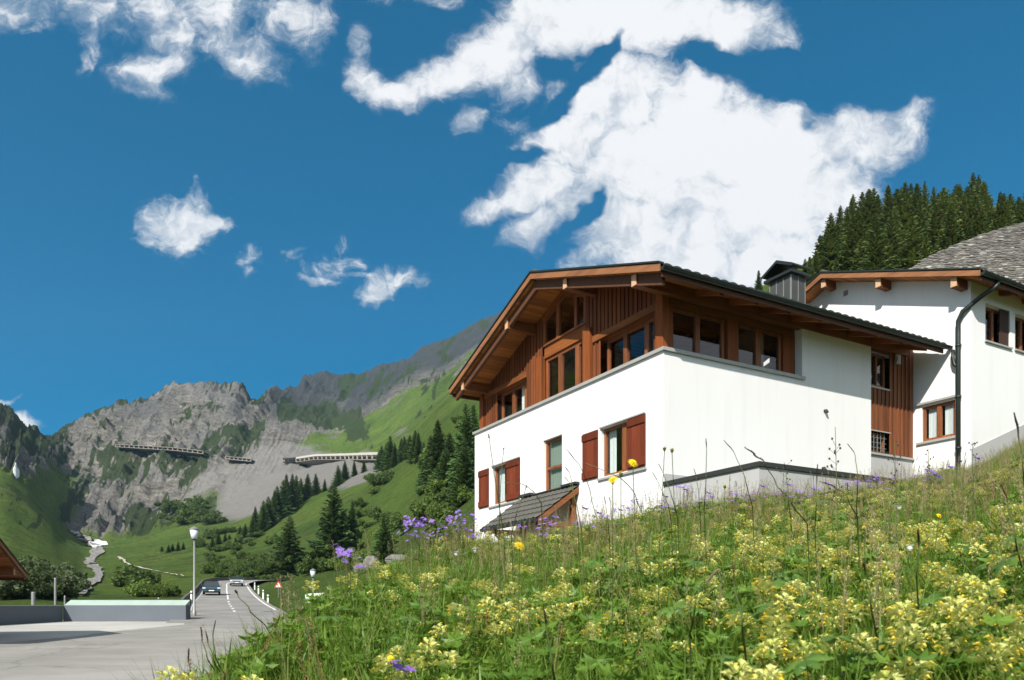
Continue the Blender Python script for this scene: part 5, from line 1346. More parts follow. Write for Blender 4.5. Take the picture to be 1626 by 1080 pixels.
scatter(44, 335, 535, 884, 922, 1.3, 2.6, 'leaf', 'dark bush in the thicket behind the bend of the road', 'thicket behind the road bend')
scatter(16, 480, 640, 860, 905, 1.3, 2.4, 'leaf_light', 'light green bush under the spruces beyond the flowering bank', 'bushes under the spruces')
scatter(34, 300, 450, 836, 884, 1.6, 3.4, 'leaf', 'dark low bush on the slope beyond the valley meadow', 'low bushes beyond the valley meadow', lambda a, b: b > 884-(a-300)*.25 - 30 and b < 884-(a-300)*.18+6)
scatter(24, -20, 112, 922, 950, 1.7, 3.2, 'leaf_grey', 'grey green willow bush behind the dark side wall', 'willow bushes behind the side wall')
scatter(12, -20, 70, 905, 925, 1.6, 3.0, 'leaf', 'dark bush beyond the brown roof corner', 'bushes beyond the roof corner')
for a, b, s in ((207, 930, 4.6), (216, 928, 3.4), (200, 930, 2.6)): shrub(a, b, s, 'leaf', 'round dark bush in the middle of the valley meadow', 'round bushes in the meadow')
for a, b, s in ((225, 945, 2.0), (238, 947, 1.6), (270, 944, 1.8), (258, 946, 1.2)): shrub(a, b, s, 'leaf_light', 'small light bush just beyond the pale green wall cover', 'small bushes beyond the wall')
scatter(16, 262, 345, 800, 830, 5, 9, 'leaf', 'dark bush on the knoll at the foot of the cliff', 'bushes at the foot of the cliff')
for a, b, s in ((593, 765, 3.8), (603, 768, 4.4), (612, 766, 3.2)): shrub(a, b, s, 'leaf', 'rounded bush in the sunny clearing of the slope', 'bushes in the clearing')

def boulder(px_, py_, Y, s, label):
    rs = np.random.RandomState(int(px_)); b = MB(); 
    import bmesh
    bm = bmesh.new(); bmesh.ops.create_icosphere(bm, subdivisions=4, radius=1)
    P = np.array([v.co[:] for v in bm.verts]); d = 1+.28*fbm(P*1.1+px_, 4, seed=5)+.10*fbm(P*4+px_, 3, seed=8, ridged=True)
    for v, q in zip(bm.verts, P*d[:, None]*np.array(s)): v.co = q
    me = bpy.data.meshes.new('boulder'); bm.to_mesh(me); bm.free(); me.materials.append(M['rock'])
    o = bpy.data.objects.new('boulder', me); COL.objects.link(o); o.location = ray(px_, py_, Y); return tag(o, label, 'boulder')
M['rock'] = mat_simple('grey_limestone', (.17, .162, .15), .9, .15, 0, .45, 3, .7, 9)
boulder(590, 896, 27, (.30, .3, .30), 'smaller grey boulder behind the flowering bank')
boulder(634, 890, 28, (.46, .4, .24), 'wider grey boulder behind the flowering bank')
boulder(572, 903, 30, (.26, .25, .22), 'low grey boulder left of the other two')
# ------------------------------------------------------------------ the flowering meadow
M['grass'] = mat_leaf('meadow_grass_blades', (.090, .175, .020), (.20, .30, .045), .5, .5, .25, True, (.27, .28, .09))
M['herb'] = mat_leaf('herb_leaves', (.090, .19, .022), (.19, .315, .042), .5, .45, .3, True)
M['broad'] = mat_leaf('broad_dark_leaves', (.060, .135, .020), (.12, .22, .035), .4, .4, .35, True)
M['bract'] = mat_leaf('rattle_bracts', (.50, .54, .13), (.72, .71, .30), .4, .6, .2, True, None, (.75, .72, .25))
M['rattle'] = mat_leaf('rattle_petals', (.74, .56, .04), (.82, .68, .14), .3, .6, .2, True, None, (.85, .65, .08))
M['purple'] = mat_leaf('purple_petals', (.20, .11, .42), (.36, .22, .60), .35, .6, .2, True, None, (.4, .25, .7))
M['sorrel'] = mat_leaf('sorrel_seeds', (.20, .085, .045), (.34, .19, .11), .3, .8, .1, True)
M['straw'] = mat_leaf('dry_seed_grass', (.20, .165, .085), (.36, .30, .17), .3, .8, .1, True)
M['stalk'] = mat_leaf('green_stalks', (.055, .085, .020), (.10, .13, .035), .2, .6, .2, True)
M['dark_seed'] = mat_simple('dark_seed_spike', (.060, .052, .040), .9, .1, 0, .35, 60)
M['white_petal'] = mat_leaf('white_petals', (.66, .66, .58), (.78, .78, .72), .3)
PCOL = {}
def proto(kind, mb, mats):
    c = PCOL.get(kind)
    if c is None: c = PCOL[kind] = bpy.data.collections.new(kind+'_plants')
    o = mb.build(kind, mats); COL.objects.unlink(o); c.objects.link(o); return o
U = random.uniform
def blade(mb, p, h, lean, az, w, mi=0, seg=4, curl=1.0):
    p = Vector(p); d = Vector((math.cos(az), math.sin(az), 0)); s = Vector((-d.y, d.x, 0)); vs = []
    for k in range(seg+1):
        t = k/seg; q = p+d*(lean*t*t*curl)+Vector((0, 0, h*t*(1-.25*t*lean/max(h, .01)))); ww = w*(1-t**1.6)*(.75+.5*math.sin(min(t*3, 1.57)))
        vs += [q-s*ww, q+s*ww]
    mb.add(vs, [(2*k, 2*k+1, 2*k+3, 2*k+2) for k in range(seg)], mi)
def leaf(mb, p, d, n, L, w, mi=0, fold=.25):
    p = Vector(p); d = Vector(d).normalized(); s = d.cross(Vector(n)).normalized(); u = s.cross(d)
    a, b, c = p, p+d*L*.45, p+d*L-u*L*.18
    mb.add([a, b+s*w+u*w*fold, c, b-u*w*fold*.3, b-s*w+u*w*fold], [(0, 1, 2, 3), (0, 3, 2, 4)], mi)
for v in range(4):
    b = MB()
    for k in range(16): blade(b, (U(-.03, .03), U(-.03, .03), 0), U(.16, .36), U(.02, .18), U(0, 6.28), U(.0016, .0034))
    proto('grass_tuft', b, M['grass'])
def stemline(mb, p0, p1, r, mi, bend=.02):
    m_ = (Vector(p0)+Vector(p1))/2+Vector((U(-bend, bend), U(-bend, bend), 0)); mb.tube([p0, m_, p1], [r, r*.85, r*.6], 4, False, mi)
for v in range(5):                                            # yellow rattle: toothed leaf pairs, pale bracts and yellow lips
    b = MB()
    for q in range(random.choice((1, 1, 2))):
        x, y = U(-.035, .035), U(-.035, .035); h = U(.15, .31); tip = Vector((x+U(-.03, .03), y+U(-.02, .02), h)); stemline(b, (x, y, 0), tip, .0014, 0)
        for k in range(5):
            t = .18+.15*k; a = 1.57*k+U(-.3, .3)
            for s in (0, math.pi):
                dd = Vector((math.cos(a+s), math.sin(a+s), .45)); leaf(b, Vector((x, y, 0)).lerp(tip, t), dd, (0, 0, 1), U(.022, .036), .0052, 0)
        for k in range(random.randint(12, 16)):
            a = 2.4*k+U(-.3, .3); zz = h-.030+.0023*k; r = .0150*(1-.04*k); c = Vector((tip.x+math.cos(a)*r, tip.y+math.sin(a)*r, zz)); dd = Vector((math.cos(a), math.sin(a), .55))
            leaf(b, c, dd, (0, 0, 1), U(.015, .020), .0080, 1, .5); leaf(b, c+Vector((0, 0, .003)), Vector((math.cos(a+.5), math.sin(a+.5), .9)), (0, 0, 1), .014, .0062, 1, .5)
            if U(0, 1) < .5:
                e = c+dd.normalized()*.008; leaf(b, e+Vector((0, 0, .004)), Vector((math.cos(a), math.sin(a), .15)), (0, 0, 1), U(.012, .018), .0046, 2, .8)
                leaf(b, e, Vector((math.cos(a), math.sin(a), -.25)), (0, 0, 1), .009, .0034, 2, .4)
    proto('yellow_rattle', b, [M['herb'], M['bract'], M['rattle']])
for v in range(4):                                            # lobed herb leaves on stalks
    b = MB()
    for q in range(7):
        a = U(0, 6.28); L = U(.05, .17); c = Vector((math.cos(a)*L*.6, math.sin(a)*L*.6, U(.07, .21))); stemline(b, (0, 0, 0), c, .0011, 0, .01)
        r = U(.018, .038); tl_ = Vector((U(-.5, .5), U(-.5, .5), 1)).normalized(); e1 = tl_.cross(Vector((math.cos(a), math.sin(a), .2))).normalized(); e2 = tl_.cross(e1)
        n = 7; vs = [c]
        for k in range(2*n+1):
            th = .45+(5.38)*k/(2*n); rr = r*(1.0 if k % 2 else .62); vs.append(c+e2*(-math.cos(th)*rr)+e1*math.sin(th)*rr+tl_*(.006 if k % 2 else -.003))
        b.add(vs, [(0, k, k+1) for k in range(1, 2*n+1)])
    proto('leafy_herb', b, M['herb'])
for v in range(3):                                            # broad upright leaves
    b = MB()
    for q in range(9):
        a = U(0, 6.28); blade(b, (U(-.02, .02), U(-.02, .02), 0), U(.12, .27), U(.06, .16), a, U(.006, .012), 0, 4)
    proto('leafy_herb', b, M['herb'])
for v in range(4):                                            # big lobed leaves
    b = MB()
    for q in range(6):
        a = U(0, 6.28)+q; L = U(.06, .2); c = Vector((math.cos(a)*L*.7, math.sin(a)*L*.7, U(.14, .30))); stemline(b, (0, 0, 0), c, .0016, 0, .02)
        tl_ = Vector((math.cos(a)*.5+U(-.3, .3), math.sin(a)*.5+U(-.3, .3), 1)).normalized(); e2 = (Vector((math.cos(a), math.sin(a), 0))-tl_*.3).normalized(); e1 = tl_.cross(e2); r = U(.04, .065)
        for lb in (-1.9, -1.0, -.1, .8, 1.7):
            d = e2*math.cos(lb)+e1*math.sin(lb); sd = tl_.cross(d); ps = [c]
            for t_, w__ in ((.35, .16), (.55, .24), (.62, .15), (.8, .17), (1.0, .02)): ps.append(c+d*r*t_+sd*r*w__-tl_*r*.25*t_*t_)
            for t_, w__ in ((.8, -.17), (.62, -.15), (.55, -.24), (.35, -.16)): ps.append(c+d*r*t_+sd*r*w__-tl_*r*.25*t_*t_)
            mid = c+d*r*.6-tl_*r*.02
            b.add(ps+[mid], [(10, k, (k+1) % 10) for k in range(10)])
    proto('broad_leaf', b, M['broad'])
for v in range(3):                                            # reddish sorrel
    b = MB()
    for q in range(2):
        h = U(.28, .42); x, y = U(-.05, .05), U(-.05, .05); tip = Vector((x+U(-.05, .05), y+U(-.05, .05), h)); stemline(b, (x, y, 0), tip, .0011, 0)
        for k in range(46):
            t = U(.5, 1.0); p = Vector((x, y, 0)).lerp(tip, t)+Vector((U(-1, 1), U(-1, 1), U(-.5, .8)))*.022*(1.25-t); leaf(b, p, (U(-1, 1), U(-1, 1), U(-.3, 1)), (U(-1, 1), 0, 1), U(.004, .008), .0026, 0)
    proto('red_sorrel', b, M['sorrel'])
for v in range(4):                                            # seeding grasses
    b = MB()
    for q in range(3):
        h = U(.30, .50); a = U(0, 6.28); x, y = U(-.05, .05), U(-.05, .05); l_ = U(.02, .10); tip = Vector((x+math.cos(a)*l_, y+math.sin(a)*l_, h)); stemline(b, (x, y, 0), tip, .0008, 0, .03)
        for k in range(30):
            t = U(.74, 1.0); p = Vector((x, y, 0)).lerp(tip, t)+Vector((U(-1, 1), U(-1, 1), U(-.3, .6)))*.007; leaf(b, p, (U(-.5, .5), U(-.5, .5), 1), (1, U(-1, 1), 0), U(.006, .012), .0016, 0)
    proto('seeding_grass', b, M['straw'])

def gn_scatter(name, kind, pts, rot, scl, idx, label):
    me = bpy.data.meshes.new(name); n = len(pts); me.vertices.add(n); me.vertices.foreach_set('co', np.asarray(pts, np.float32).ravel())
    a = me.attributes.new('rot', 'FLOAT_VECTOR', 'POINT'); a.data.foreach_set('vector', np.asarray(rot, np.float32).ravel())
    a = me.attributes.new('scl', 'FLOAT', 'POINT'); a.data.foreach_set('value', np.asarray(scl, np.float32))
    a = me.attributes.new('idx', 'INT', 'POINT'); a.data.foreach_set('value', np.asarray(idx, np.int32))
    o = bpy.data.objects.new(name, me); COL.objects.link(o)
    ng = bpy.data.node_groups.new(name, 'GeometryNodeTree')
    ng.interface.new_socket('Geometry', in_out='INPUT', socket_type='NodeSocketGeometry'); ng.interface.new_socket('Geometry', in_out='OUTPUT', socket_type='NodeSocketGeometry')
    N_ = ng.nodes.new; gi = N_('NodeGroupInput'); go = N_('NodeGroupOutput'); ip = N_('GeometryNodeInstanceOnPoints'); ci = N_('GeometryNodeCollectionInfo')
    ci.inputs['Collection'].default_value = PCOL[kind]; ci.inputs['Separate Children'].default_value = True; ci.inputs['Reset Children'].default_value = True
    def na(nm, dt): 
        q = N_('GeometryNodeInputNamedAttribute'); q.data_type = dt; q.inputs['Name'].default_value = nm; return [s_ for s_ in q.outputs if s_.enabled and s_.name == 'Attribute'][0]
    L = ng.links.new
    L(gi.outputs[0], ip.inputs['Points']); L(ci.outputs[0], ip.inputs['Instance']); ip.inputs['Pick Instance'].default_value = True
    L(na('idx', 'INT'), ip.inputs['Instance Index']); L(na('rot', 'FLOAT_VECTOR'), ip.inputs['Rotation']); L(na('scl', 'FLOAT'), ip.inputs['Scale'])
    L(ip.outputs[0], go.inputs[0])
    md = o.modifiers.new('scatter', 'NODES'); md.node_group = ng
    return tag(o, label, name.replace('_', ' '), kind='stuff')

CR_Y = np.array([MEAD[k][1] for k in MK], float)
rrow = np.linspace(0, 6, 181); mall = pchip(np.arange(7), np.swapaxes(mt, 0, 1), rrow)       # (181, ncol, 2)
mtab = pchip(MK, mt, np.arange(-400, 2601, 10)); 
def floor_z(x, y):
    p_ = np.clip(CX+F*x/y, -400, 2600); i = np.clip(((p_+400)/10), 0, len(mtab)-2); i0 = i.astype(int); f = i-i0
    out = np.zeros(len(x))
    for j in range(len(x)):
        t = mtab[i0[j]]*(1-f[j])+mtab[i0[j]+1]*f[j]; out[j] = np.interp(y[j], FY(t)[0], FY(t)[1])
    return out
def FY(t):
    v = pchip(np.arange(7), t, RR_); return v[:, 0], v[:, 1]
RR_ = np.linspace(0, 6, 61)
# finer: precompute the smooth profile per 10-pixel column
PROF = pchip(np.arange(7), np.swapaxes(mtab, 0, 1), RR_)                                     # (61, nc, 2)
def floor_z(x, y):
    p_ = np.clip(CX+F*x/y, -400, 2590); i = (p_+400)/10; i0 = np.clip(i.astype(int), 0, PROF.shape[1]-2); f = i-i0; out = np.zeros(len(x))
    for j in range(len(x)):
        a = np.interp(y[j], PROF[:, i0[j], 0], PROF[:, i0[j], 1]); b = np.interp(y[j], PROF[:, i0[j]+1, 0], PROF[:, i0[j]+1, 1]); out[j] = a*(1-f[j])+b*f[j]
    return out
def sample(n, ymin, ymax, umin=-.66, umax=.92, patch=None, thr=-9, more=0.0):
    u = RS.uniform(umin, umax, n); y = np.sqrt(RS.uniform(ymin**2, ymax**2, n)); x = u*y; p_ = CX+F*u
    yc = np.interp(p_, MK, CR_Y); over = np.interp(p_, [300, 450, 560, 640, 750, 1400], [-.1, .15, .6, 1.2, 3.0, 3.0])
    ok = (y < yc+over+more)&(p_ > np.interp(y, [.9, 1.6, 2.2], [290, 258, 236]))
    if patch is not None: ok &= fbm(np.stack([x, y, x*0], -1)/patch, 3, seed=int(patch*100)) > thr
    # keep clear of the houses
    lx = (x-HO.x)*math.cos(HA)+(y-HO.y)*math.sin(HA); ly = -(x-HO.x)*math.sin(HA)+(y-HO.y)*math.cos(HA)
    ok &= ~((lx > -.08)&(ly > -.08)) & ~((lx > -.1)&(lx < 4.1)&(ly > -2.75)) & ~((lx > 8.6)&(ly > -1.55))
    x, y = x[ok], y[ok]; return np.stack([x, y, floor_z(x, y)], -1)
def spread(name, kind, P, s0, s1, label, tilt=.18):
    n = len(P); rot = np.stack([RS.normal(0, tilt, n), RS.normal(0, tilt, n), RS.uniform(0, 6.283, n)], -1)
    gn_scatter(name, kind, P, rot, RS.uniform(s0, s1, n), RS.randint(0, len(PCOL[kind].objects), n), label)
G1 = np.concatenate([sample(6500, .95, 4.5), sample(2500, .95, 4.5, patch=.6, thr=.1), sample(13000, 4.5, 12), sample(9000, 10, 21, .42, .92), sample(4500, 2.4, 14, -.45, .05, more=7)])
spread('meadow_grass', 'grass_tuft', G1, .62, 1.12, 'fine green and straw coloured grass blades covering the whole flowering bank')
G2 = np.concatenate([sample(1000, 1.2, 4.0, -.15, .92, .45, -.15), sample(640, 1.25, 4.0, .3, .92, .6, -.15), sample(380, 1.2, 4.0, -.66, -.1, .5, 0), sample(1600, 4.0, 8.0, -.2, .92, .8, -.1), sample(620, 4.0, 9, .4, .92, .8, -.05), sample(250, 8, 14, .4, .92, 1.5, 0)])
spread('yellow_rattle', 'yellow_rattle', G2, .8, 1.2, 'pale yellow flowering rattle plants massed over the bank')
G3 = np.concatenate([sample(9500, .95, 4.5, patch=.7, thr=-.35), sample(9000, 4.5, 11, patch=1.1, thr=-.35), sample(1500, 10, 19, .42, .92)])
spread('leafy_herbs', 'leafy_herb', G3, .75, 1.25, 'bright green lobed leaves between the meadow flowers')
G6 = np.concatenate([sample(230, 1.0, 4.0, -.25, .92, .8, 0), sample(420, 4.0, 8.0, -.2, .92, .8, 0)])
spread('broad_leaf_plants', 'broad_leaf', G6, .75, 1.15, 'large dark green leaf rosettes standing out between the flowers')
G4 = np.concatenate([sample(1500, 5.0, 10.5, -.25, .92, .9, -.1), sample(90, 1.6, 5, -.6, .9)])
spread('red_sorrel', 'red_sorrel', G4, .7, 1.15, 'reddish brown sorrel seed heads along the top of the bank')
G5 = np.concatenate([sample(1000, 4.5, 11, -.4, .92), sample(130, 1.6, 4.5), sample(900, 10, 19, .42, .92)])
spread('seeding_grass', 'seeding_grass', G5, .75, 1.2, 'thin pale seeding grasses standing above the meadow')

# single plants that stand out
def ground_under(p): return float(floor_z(np.array([p.x]), np.array([p.y]))[0])
def stalk(pts, Y, head, hr, label, group='tall stalks in front of the chalet', r=.0016, headmat='dark_seed'):
    """a stem through the given survey points down to the soil, the first 'head' share of it carrying the seed spike"""
    W = [ray(a, b, Y+.03*i*(1 if i % 2 else -1)) for i, (a, b) in enumerate(pts)]
    W = [Vector(q) for q in pchip(np.arange(len(W)), np.array([w[:] for w in W]), np.linspace(0, len(W)-1, 5*len(W)))]
    g_ = ground_under(W[-1])
    if W[-1].z > g_: W += [Vector((W[-1].x+.01, W[-1].y, (W[-1].z+g_)/2)), Vector((W[-1].x+.012, W[-1].y, g_-.02))]
    base = W[-1].copy(); W = [w-base for w in W]; L = len(W); k = max(2, int(head*L))
    s = MB(); s.tube(list(reversed(W[k-1:])), [r*1.25-r*.5*i/max(1, L-k) for i in range(L-k+1)], 5)
    o = s.build('grass_stalk', M['stalk'], smooth=True); o.location = base; tag(o, label, 'grass stalk', group)
    hd = MB(); n = k
    hd.tube(W[:k], [hr*(.25+.75*math.sin(math.pi*min(1, (i+.6)/(n)))**.7)*.55 for i in range(n)], 6)
    for i in range(n*9):
        t = U(0, n-1.01); q = W[int(t)].lerp(W[int(t)+1], t % 1); d = (W[0]-W[min(k, L-1)]).normalized()
        leaf(hd, q, d+Vector((U(-1, 1), U(-1, 1), U(-1, 1)))*.55, (U(-1, 1), U(-1, 1), U(-1, 1)), hr*U(.9, 1.7), hr*.28)
    hd.build('seed_head', M[headmat], o)
    return o
TS = 'dark seed spike on a thin stem rising against the white chalet'
stalk([(1183, 711), (1199, 723), (1214, 735), (1232, 768), (1256, 796), (1282, 832)], 2.2, .42, .0042, 'thick dark spike slanting across the white wall left of the coping corner')
stalk([(1150, 700), (1167, 722), (1183, 760), (1195, 805)], 3.0, .35, .0032, TS)
stalk([(1121, 697), (1122, 716), (1121, 760), (1118, 810)], 3.0, .3, .0034, TS)
stalk([(1298, 738), (1297, 762), (1296, 800), (1294, 838)], 2.6, .42, .0042, TS)
stalk([(1346, 705), (1358, 725), (1362, 760), (1360, 810)], 3.0, .3, .0032, TS)
stalk([(1302, 765), (1326, 774), (1346, 790), (1362, 822)], 2.4, .5, .0036, TS)
stalk([(1610, 655), (1617, 690), (1624, 735), (1630, 800)], 2.2, .42, .0052, 'thick dark spike leaning in at the right edge over the grey plinth')
stalk([(776, 690), (779, 712), (786, 760), (800, 850)], 3.0, .14, .005, TS)
stalk([(800, 712), (799, 722), (795, 770), (792, 860)], 3.2, .12, .005, TS)
stalk([(836, 772), (832, 785), (822, 810), (812, 850)], 3.2, .14, .005, TS)
stalk([(800, 766), (825, 768), (846, 780), (860, 800)], 3.0, .15, .002, TS, headmat='straw')
stalk([(900, 714), (911, 728), (922, 742), (938, 785), (950, 830)], 3.0, .42, .0032, TS)
stalk([(898, 742), (905, 753), (912, 790), (918, 840)], 3.1, .3, .0032, TS)
stalk([(896, 757), (904, 766), (915, 800), (924, 845)], 3.3, .3, .0030, TS)
stalk([(929, 735), (960, 748), (986, 760), (1010, 790), (1030, 840)], 2.6, .3, .0022, 'pale curved stalk crossing in front of the red brown shutter', headmat='straw')
stalk([(1046, 737), (1053, 752), (1066, 786), (1076, 822)], 3.0, .34, .0032, TS)
stalk([(1036, 750), (1046, 768), (1060, 800), (1066, 830)], 3.2, .3, .003, TS)
stalk([(1245, 735), (1248, 752), (1252, 790), (1256, 826)], 3.4, .3, .003, TS)
stalk([(960, 790), (962, 805), (966, 830), (968, 860)], 3.2, .3, .003, TS)
stalk([(1102, 745), (1106, 760), (1110, 790), (1112, 822)], 3.4, .3, .003, TS)
SG = 'spikes hanging over the plaza'
stalk([(374, 938), (378, 947), (396, 968), (425, 1000), (450, 1035)], 2.2, .16, .0060, 'dark ragged head on a long stem leaning over the road', SG)
stalk([(319, 996), (321, 1016), (328, 1040), (345, 1070)], 2.0, .4, .0032, 'short dark spike over the pale plaza beside the bank edge', SG)
stalk([(327, 1004), (330, 1020), (338, 1044), (352, 1072)], 2.0, .4, .0032, 'short dark spike over the pale plaza beside the bank edge', SG)
stalk([(342, 986), (338, 1012), (342, 1040), (356, 1070)], 2.1, .3, .003, 'short dark spike over the pale plaza beside the bank edge', SG)
stalk([(300, 1030), (299, 1048), (302, 1066), (308, 1085)], 1.9, .5, .0036, 'lowest dark spike at the left tip of the flowering bank', SG)
stalk([(505, 966), (504, 984), (506, 1010), (510, 1040)], 2.2, .3, .0048, 'stout dark spike at the bank edge below the white trough', SG)
FG = 'dark stems among the yellow flowers'
stalk([(864, 968), (868, 1000), (876, 1050), (884, 1100)], 1.35, .3, .0036, 'dark brown stem rising through the middle of the yellow flowers', FG, .0022)
stalk([(1163, 893), (1166, 930), (1178, 985), (1184, 1040)], 1.4, .2, .003, 'dark stem rising through the flowers right of the middle', FG, .002, 'sorrel')
stalk([(1140, 905), (1122, 925), (1104, 958), (1095, 1010)], 1.3, .4, .0048, 'fuzzy grey brown plume bending left among the flowers', FG, .0015, 'straw')
stalk([(1372, 895), (1374, 915), (1382, 950), (1392, 1010)], 1.5, .25, .0036, 'dark green spike among the yellow flowers at right', FG)
stalk([(1458, 842), (1459, 870), (1455, 905), (1458, 960)], 1.6, .35, .0042, 'dark green stalk standing highest among the right hand flowers', FG)
stalk([(1590, 770), (1600, 800), (1612, 850), (1622, 900)], 1.9, .35, .0036, 'reddish stem leaning left near the right edge', FG, .0018, 'sorrel')
for k_ in range(22):
    px_ = U(930, 1600); Y = U(4.0, 7.0); cy = np.interp(px_, [930, 1050, 1200, 1300, 1400, 1541, 1600], [828, 808, 793, 787, 770, 747, 716]); tp = cy-U(4, 42); l_ = U(-16, 16)
    stalk([(px_, tp), (px_+l_*.4, tp+14), (px_+l_, cy+25)], Y, .4, U(.0030, .0046), 'thin seed stalk among the grasses on the skyline of the bank', 'seed stalks on the top of the bank')
# branching dry plants with round seeds
def seed_plant(px_, top, bot, Y, label):
    a = ray(px_, bot, Y); g_ = ground_under(a); h = ray(px_, top, Y).z-g_; s = MB(); s.tube([(0, 0, -.02), (.005, 0, h*.5), (-.004, 0, h)], [.0022, .0017, .0010], 5)
    o = s.build('seed_plant', M['stalk']); o.location = (a.x, a.y, g_); tag(o, label, 'dry plant', 'branching seed plants')
    b = MB()
    for k in range(16):
        t = U(.62, 1.0); p = Vector((0, 0, h*t)); an = U(0, 6.28); q = p+Vector((math.cos(an), math.sin(an), U(.4, 1.3)))*U(.012, .035); b.tube([p, q], .0007, 3); 
        b.lathe(q, [(.0012, -.003), (.0040, 0), (.0034, .0035), (.0008, .006)], 6)
    b.build('seed_heads', M['dark_seed'], o)
seed_plant(1328, 678, 800, 2.7, 'branching dry plant with round seeds against the right end of the white wall')
seed_plant(1422, 700, 800, 3.4, 'branching dry plant in front of the boarded bay')
seed_plant(1475, 712, 790, 4.0, 'branching dry plant in front of the neighbour house window')
seed_plant(1545, 705, 780, 4.2, 'branching dry plant beside the foot of the downpipe')
seed_plant(1245, 742, 800, 3.6, 'branching dry plant under the dark coping')

def daisy(px_, py_, Y, rad, label, tilt=None):
    c = ray(px_, py_, Y); b0 = Vector((c.x+U(-.02, .02), c.y+.02, 0)); b0.z = ground_under(b0)
    e = empty('yellow_hawkbit', b0, 0, label, 'flower'); top = c-b0
    s = MB(); s.tube([(0, 0, -.02), (top*.5)+Vector((U(-.012, .012), 0, 0)), top-Vector((0, 0, .006))], [.0016, .0013, .0012], 5); s.build('stem', M['stalk'], e)
    f = MB(); ax = (tilt or Vector((U(-.4, .4), -.75, .6))).normalized(); e1 = ax.cross(Vector((0, 0, 1))).normalized(); e2 = ax.cross(e1)
    for ring, (n, rr, up) in enumerate(((16, 1.0, .05), (12, .72, .25), (8, .45, .45))):
        for k in range(n):
            a = 6.283*(k+.5*ring)/n+U(-.1, .1); d = e1*math.cos(a)+e2*math.sin(a)+ax*up; leaf(f, top+ax*.002*ring, d, ax, rad*rr*U(.88, 1.1), rad*.13)
    f.build('petals', M['yellow_petal'], e)
    cl_ = MB(); cl_.lathe((0, 0, 0), [(.002, -.011), (.005, -.006), (.0055, 0)], 8); q = cl_.build('calyx', M['stalk'], e); q.location = top
daisy(1005, 735, 1.9, .0155, 'largest yellow hawkbit in front of the right red brown shutter')
daisy(973, 762, 1.9, .0150, 'yellow hawkbit below the left red brown shutter', Vector((-.5, -.6, .7)))
daisy(986, 751, 2.1, .0085, 'small yellow hawkbit between two larger ones', Vector((.3, -.3, .9)))
daisy(1055, 711, 2.4, .0105, 'yellow hawkbit seen side on at the corner of the white wall', Vector((-.3, -.1, 1)))
daisy(1067, 714, 2.5, .010, 'yellow hawkbit just right of the wall corner', Vector((.4, -.1, 1)))
daisy(1151, 771, 2.6, .011, 'yellow hawkbit below the slanting dark coping', Vector((.1, -.3, 1)))
daisy(825, 866, 2.2, .017, 'yellow hawkbit low in front of the door canopy')
daisy(1491, 819, 2.8, .012, 'yellow hawkbit in the grass below the boarded bay')
daisy(621, 1046, 1.7, .011, 'orange yellow hawkbit at the lower left slope of the bank')
daisy(1372, 838, 2.6, .009, 'yellow hawkbit beside pale flowers in the middle of the bank')

def cranesbill():
    e = empty('purple_cranesbill', (0, 0, 0), 0)
    s = MB(); tops = []
    for k in range(5):
        a = U(0, 6.28); t = Vector((math.cos(a)*U(.01, .05), math.sin(a)*U(.01, .05), U(.30, .37))); tops.append(t); s.tube([(0, 0, -.02), t*.55, t], [.0013, .0011, .0008], 4)
    s.build('stem', M['stalk'], e)
    for t in tops:
        b = MB(); ax = Vector((U(-.5, .5), U(-.9, .1), .8)).normalized(); e1 = ax.cross(Vector((0, 1, .3))).normalized(); e2 = ax.cross(e1)
        for k in range(5):
            a = 6.283*k/5; d = e1*math.cos(a)+e2*math.sin(a)+ax*.35; leaf(b, t, d, ax, U(.014, .018), .0075, 0, .2)
        b.build('blossom', M['purple'], e)
    return e
CB = [cranesbill() for _ in range(3)]
PUR = [(535, 880), (550, 879), (557, 886), (666, 838), (678, 826), (690, 832), (702, 842), (716, 826), (730, 818), (744, 846), (757, 850), (766, 844), (752, 828), (880, 838), (925, 838), (946, 826), (1004, 815), (1012, 807), (1050, 800), (1082, 780), (1092, 784), (1184, 797), (1192, 803), (1232, 795), (1247, 793), (1310, 816), (1350, 776), (1375, 772), (1387, 779), (1421, 800), (1446, 824), (1500, 823), (1600, 795), (620, 1072), (1120, 800), (1162, 806), (1280, 800), (1338, 812), (640, 850), (655, 842), (685, 850), (725, 836)]
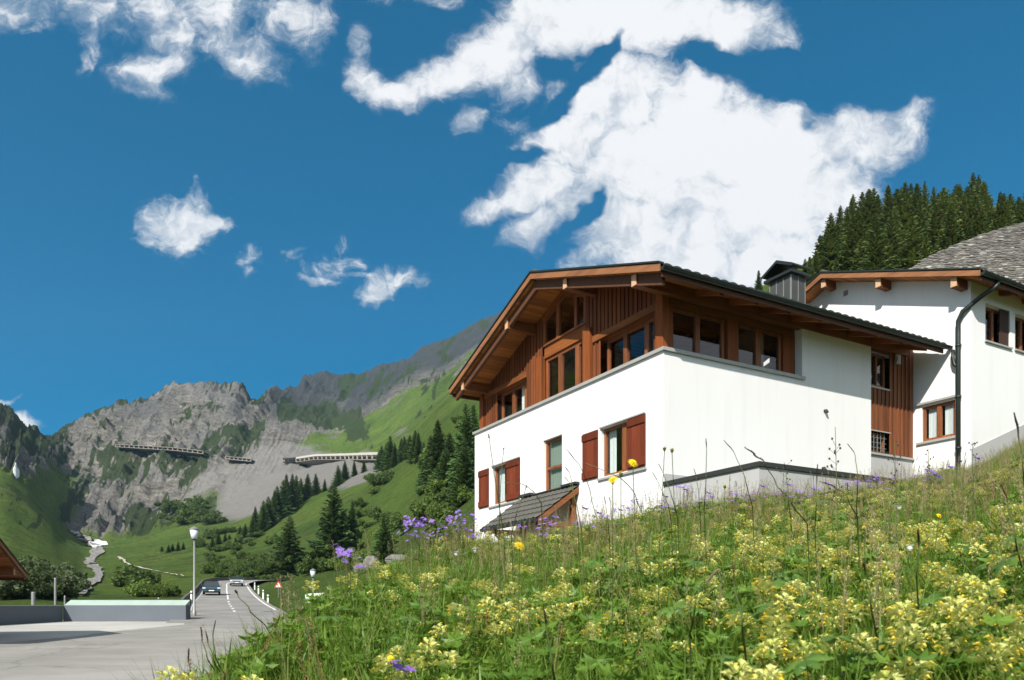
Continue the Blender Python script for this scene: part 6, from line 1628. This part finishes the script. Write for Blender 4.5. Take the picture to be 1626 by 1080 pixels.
PUR += [(px_, float(np.interp(px_, [790, 900, 1000, 1100, 1250, 1400, 1560], [858, 838, 818, 800, 792, 776, 750]))+U(-14, 22)) for px_ in [U(800, 1560) for _ in range(78)]]+[(U(650, 775), U(818, 862)) for _ in range(16)]
for i, (px_, py_) in enumerate(PUR):
    Yc = float(np.interp(px_, MK, CR_Y)); Y = min(Yc*U(.8, 1.0), 8.2) if py_ < 1000 else 1.6
    a = ray(px_, py_, Y); g_ = ground_under(a); src = CB[i % 3]
    o = src if i < 3 else copy_tree(src); o.location = (a.x, a.y, g_); h = max(a.z-g_, .12)+(.05 if px_ > 780 else 0); o.scale = (1.0, 1.0, h/.335) if px_ < 780 else (1.45, 1.45, h/.335); o.rotation_euler = (0, 0, U(-.6, .6))
    o['category'] = 'flower'
    if px_ == 620: o['label'] = 'single purple cranesbill at the bottom edge of the bank'
    elif px_ < 600: o['label'] = 'purple cranesbill in the small cluster at the bank edge above the road'; o['group'] = 'purple cranesbill at the bank edge'
    elif px_ < 780: o['label'] = 'purple cranesbill in the drift left of the door canopy'; o['group'] = 'purple cranesbill left of the canopy'
    else: o['label'] = 'purple cranesbill on the top of the bank in front of the white walls'; o['group'] = 'purple cranesbill on top of the bank'
for px_, py_, Y, lb in ((725, 878, 2.6, 'white campion bell left of the canopy'), (755, 872, 2.5, 'larger white campion just below the canopy'), (1428, 805, 3.0, 'small white flower head below the boarded bay'), (1445, 868, 2.2, 'white flower head among the yellow flowers')):
    c = ray(px_, py_, Y); b0 = Vector((c.x, c.y, ground_under(c))); e = empty('white_campion', b0, 0, lb, 'flower'); top = c-b0
    s = MB(); s.tube([(0, 0, -.02), top*.6+Vector((.005, 0, 0)), top], [.0014, .0012, .001], 5); s.build('stem', M['stalk'], e)
    f = MB()
    for k in range(14): a = k*2.4; leaf(f, top, (math.cos(a), math.sin(a), U(.1, .9)), (0, 0, 1), .014, .006)
    f.lathe(top, [(.004, -.012), (.008, -.006), (.008, 0), (.004, .004)], 8); f.build('blossom', M['white_petal'], e)
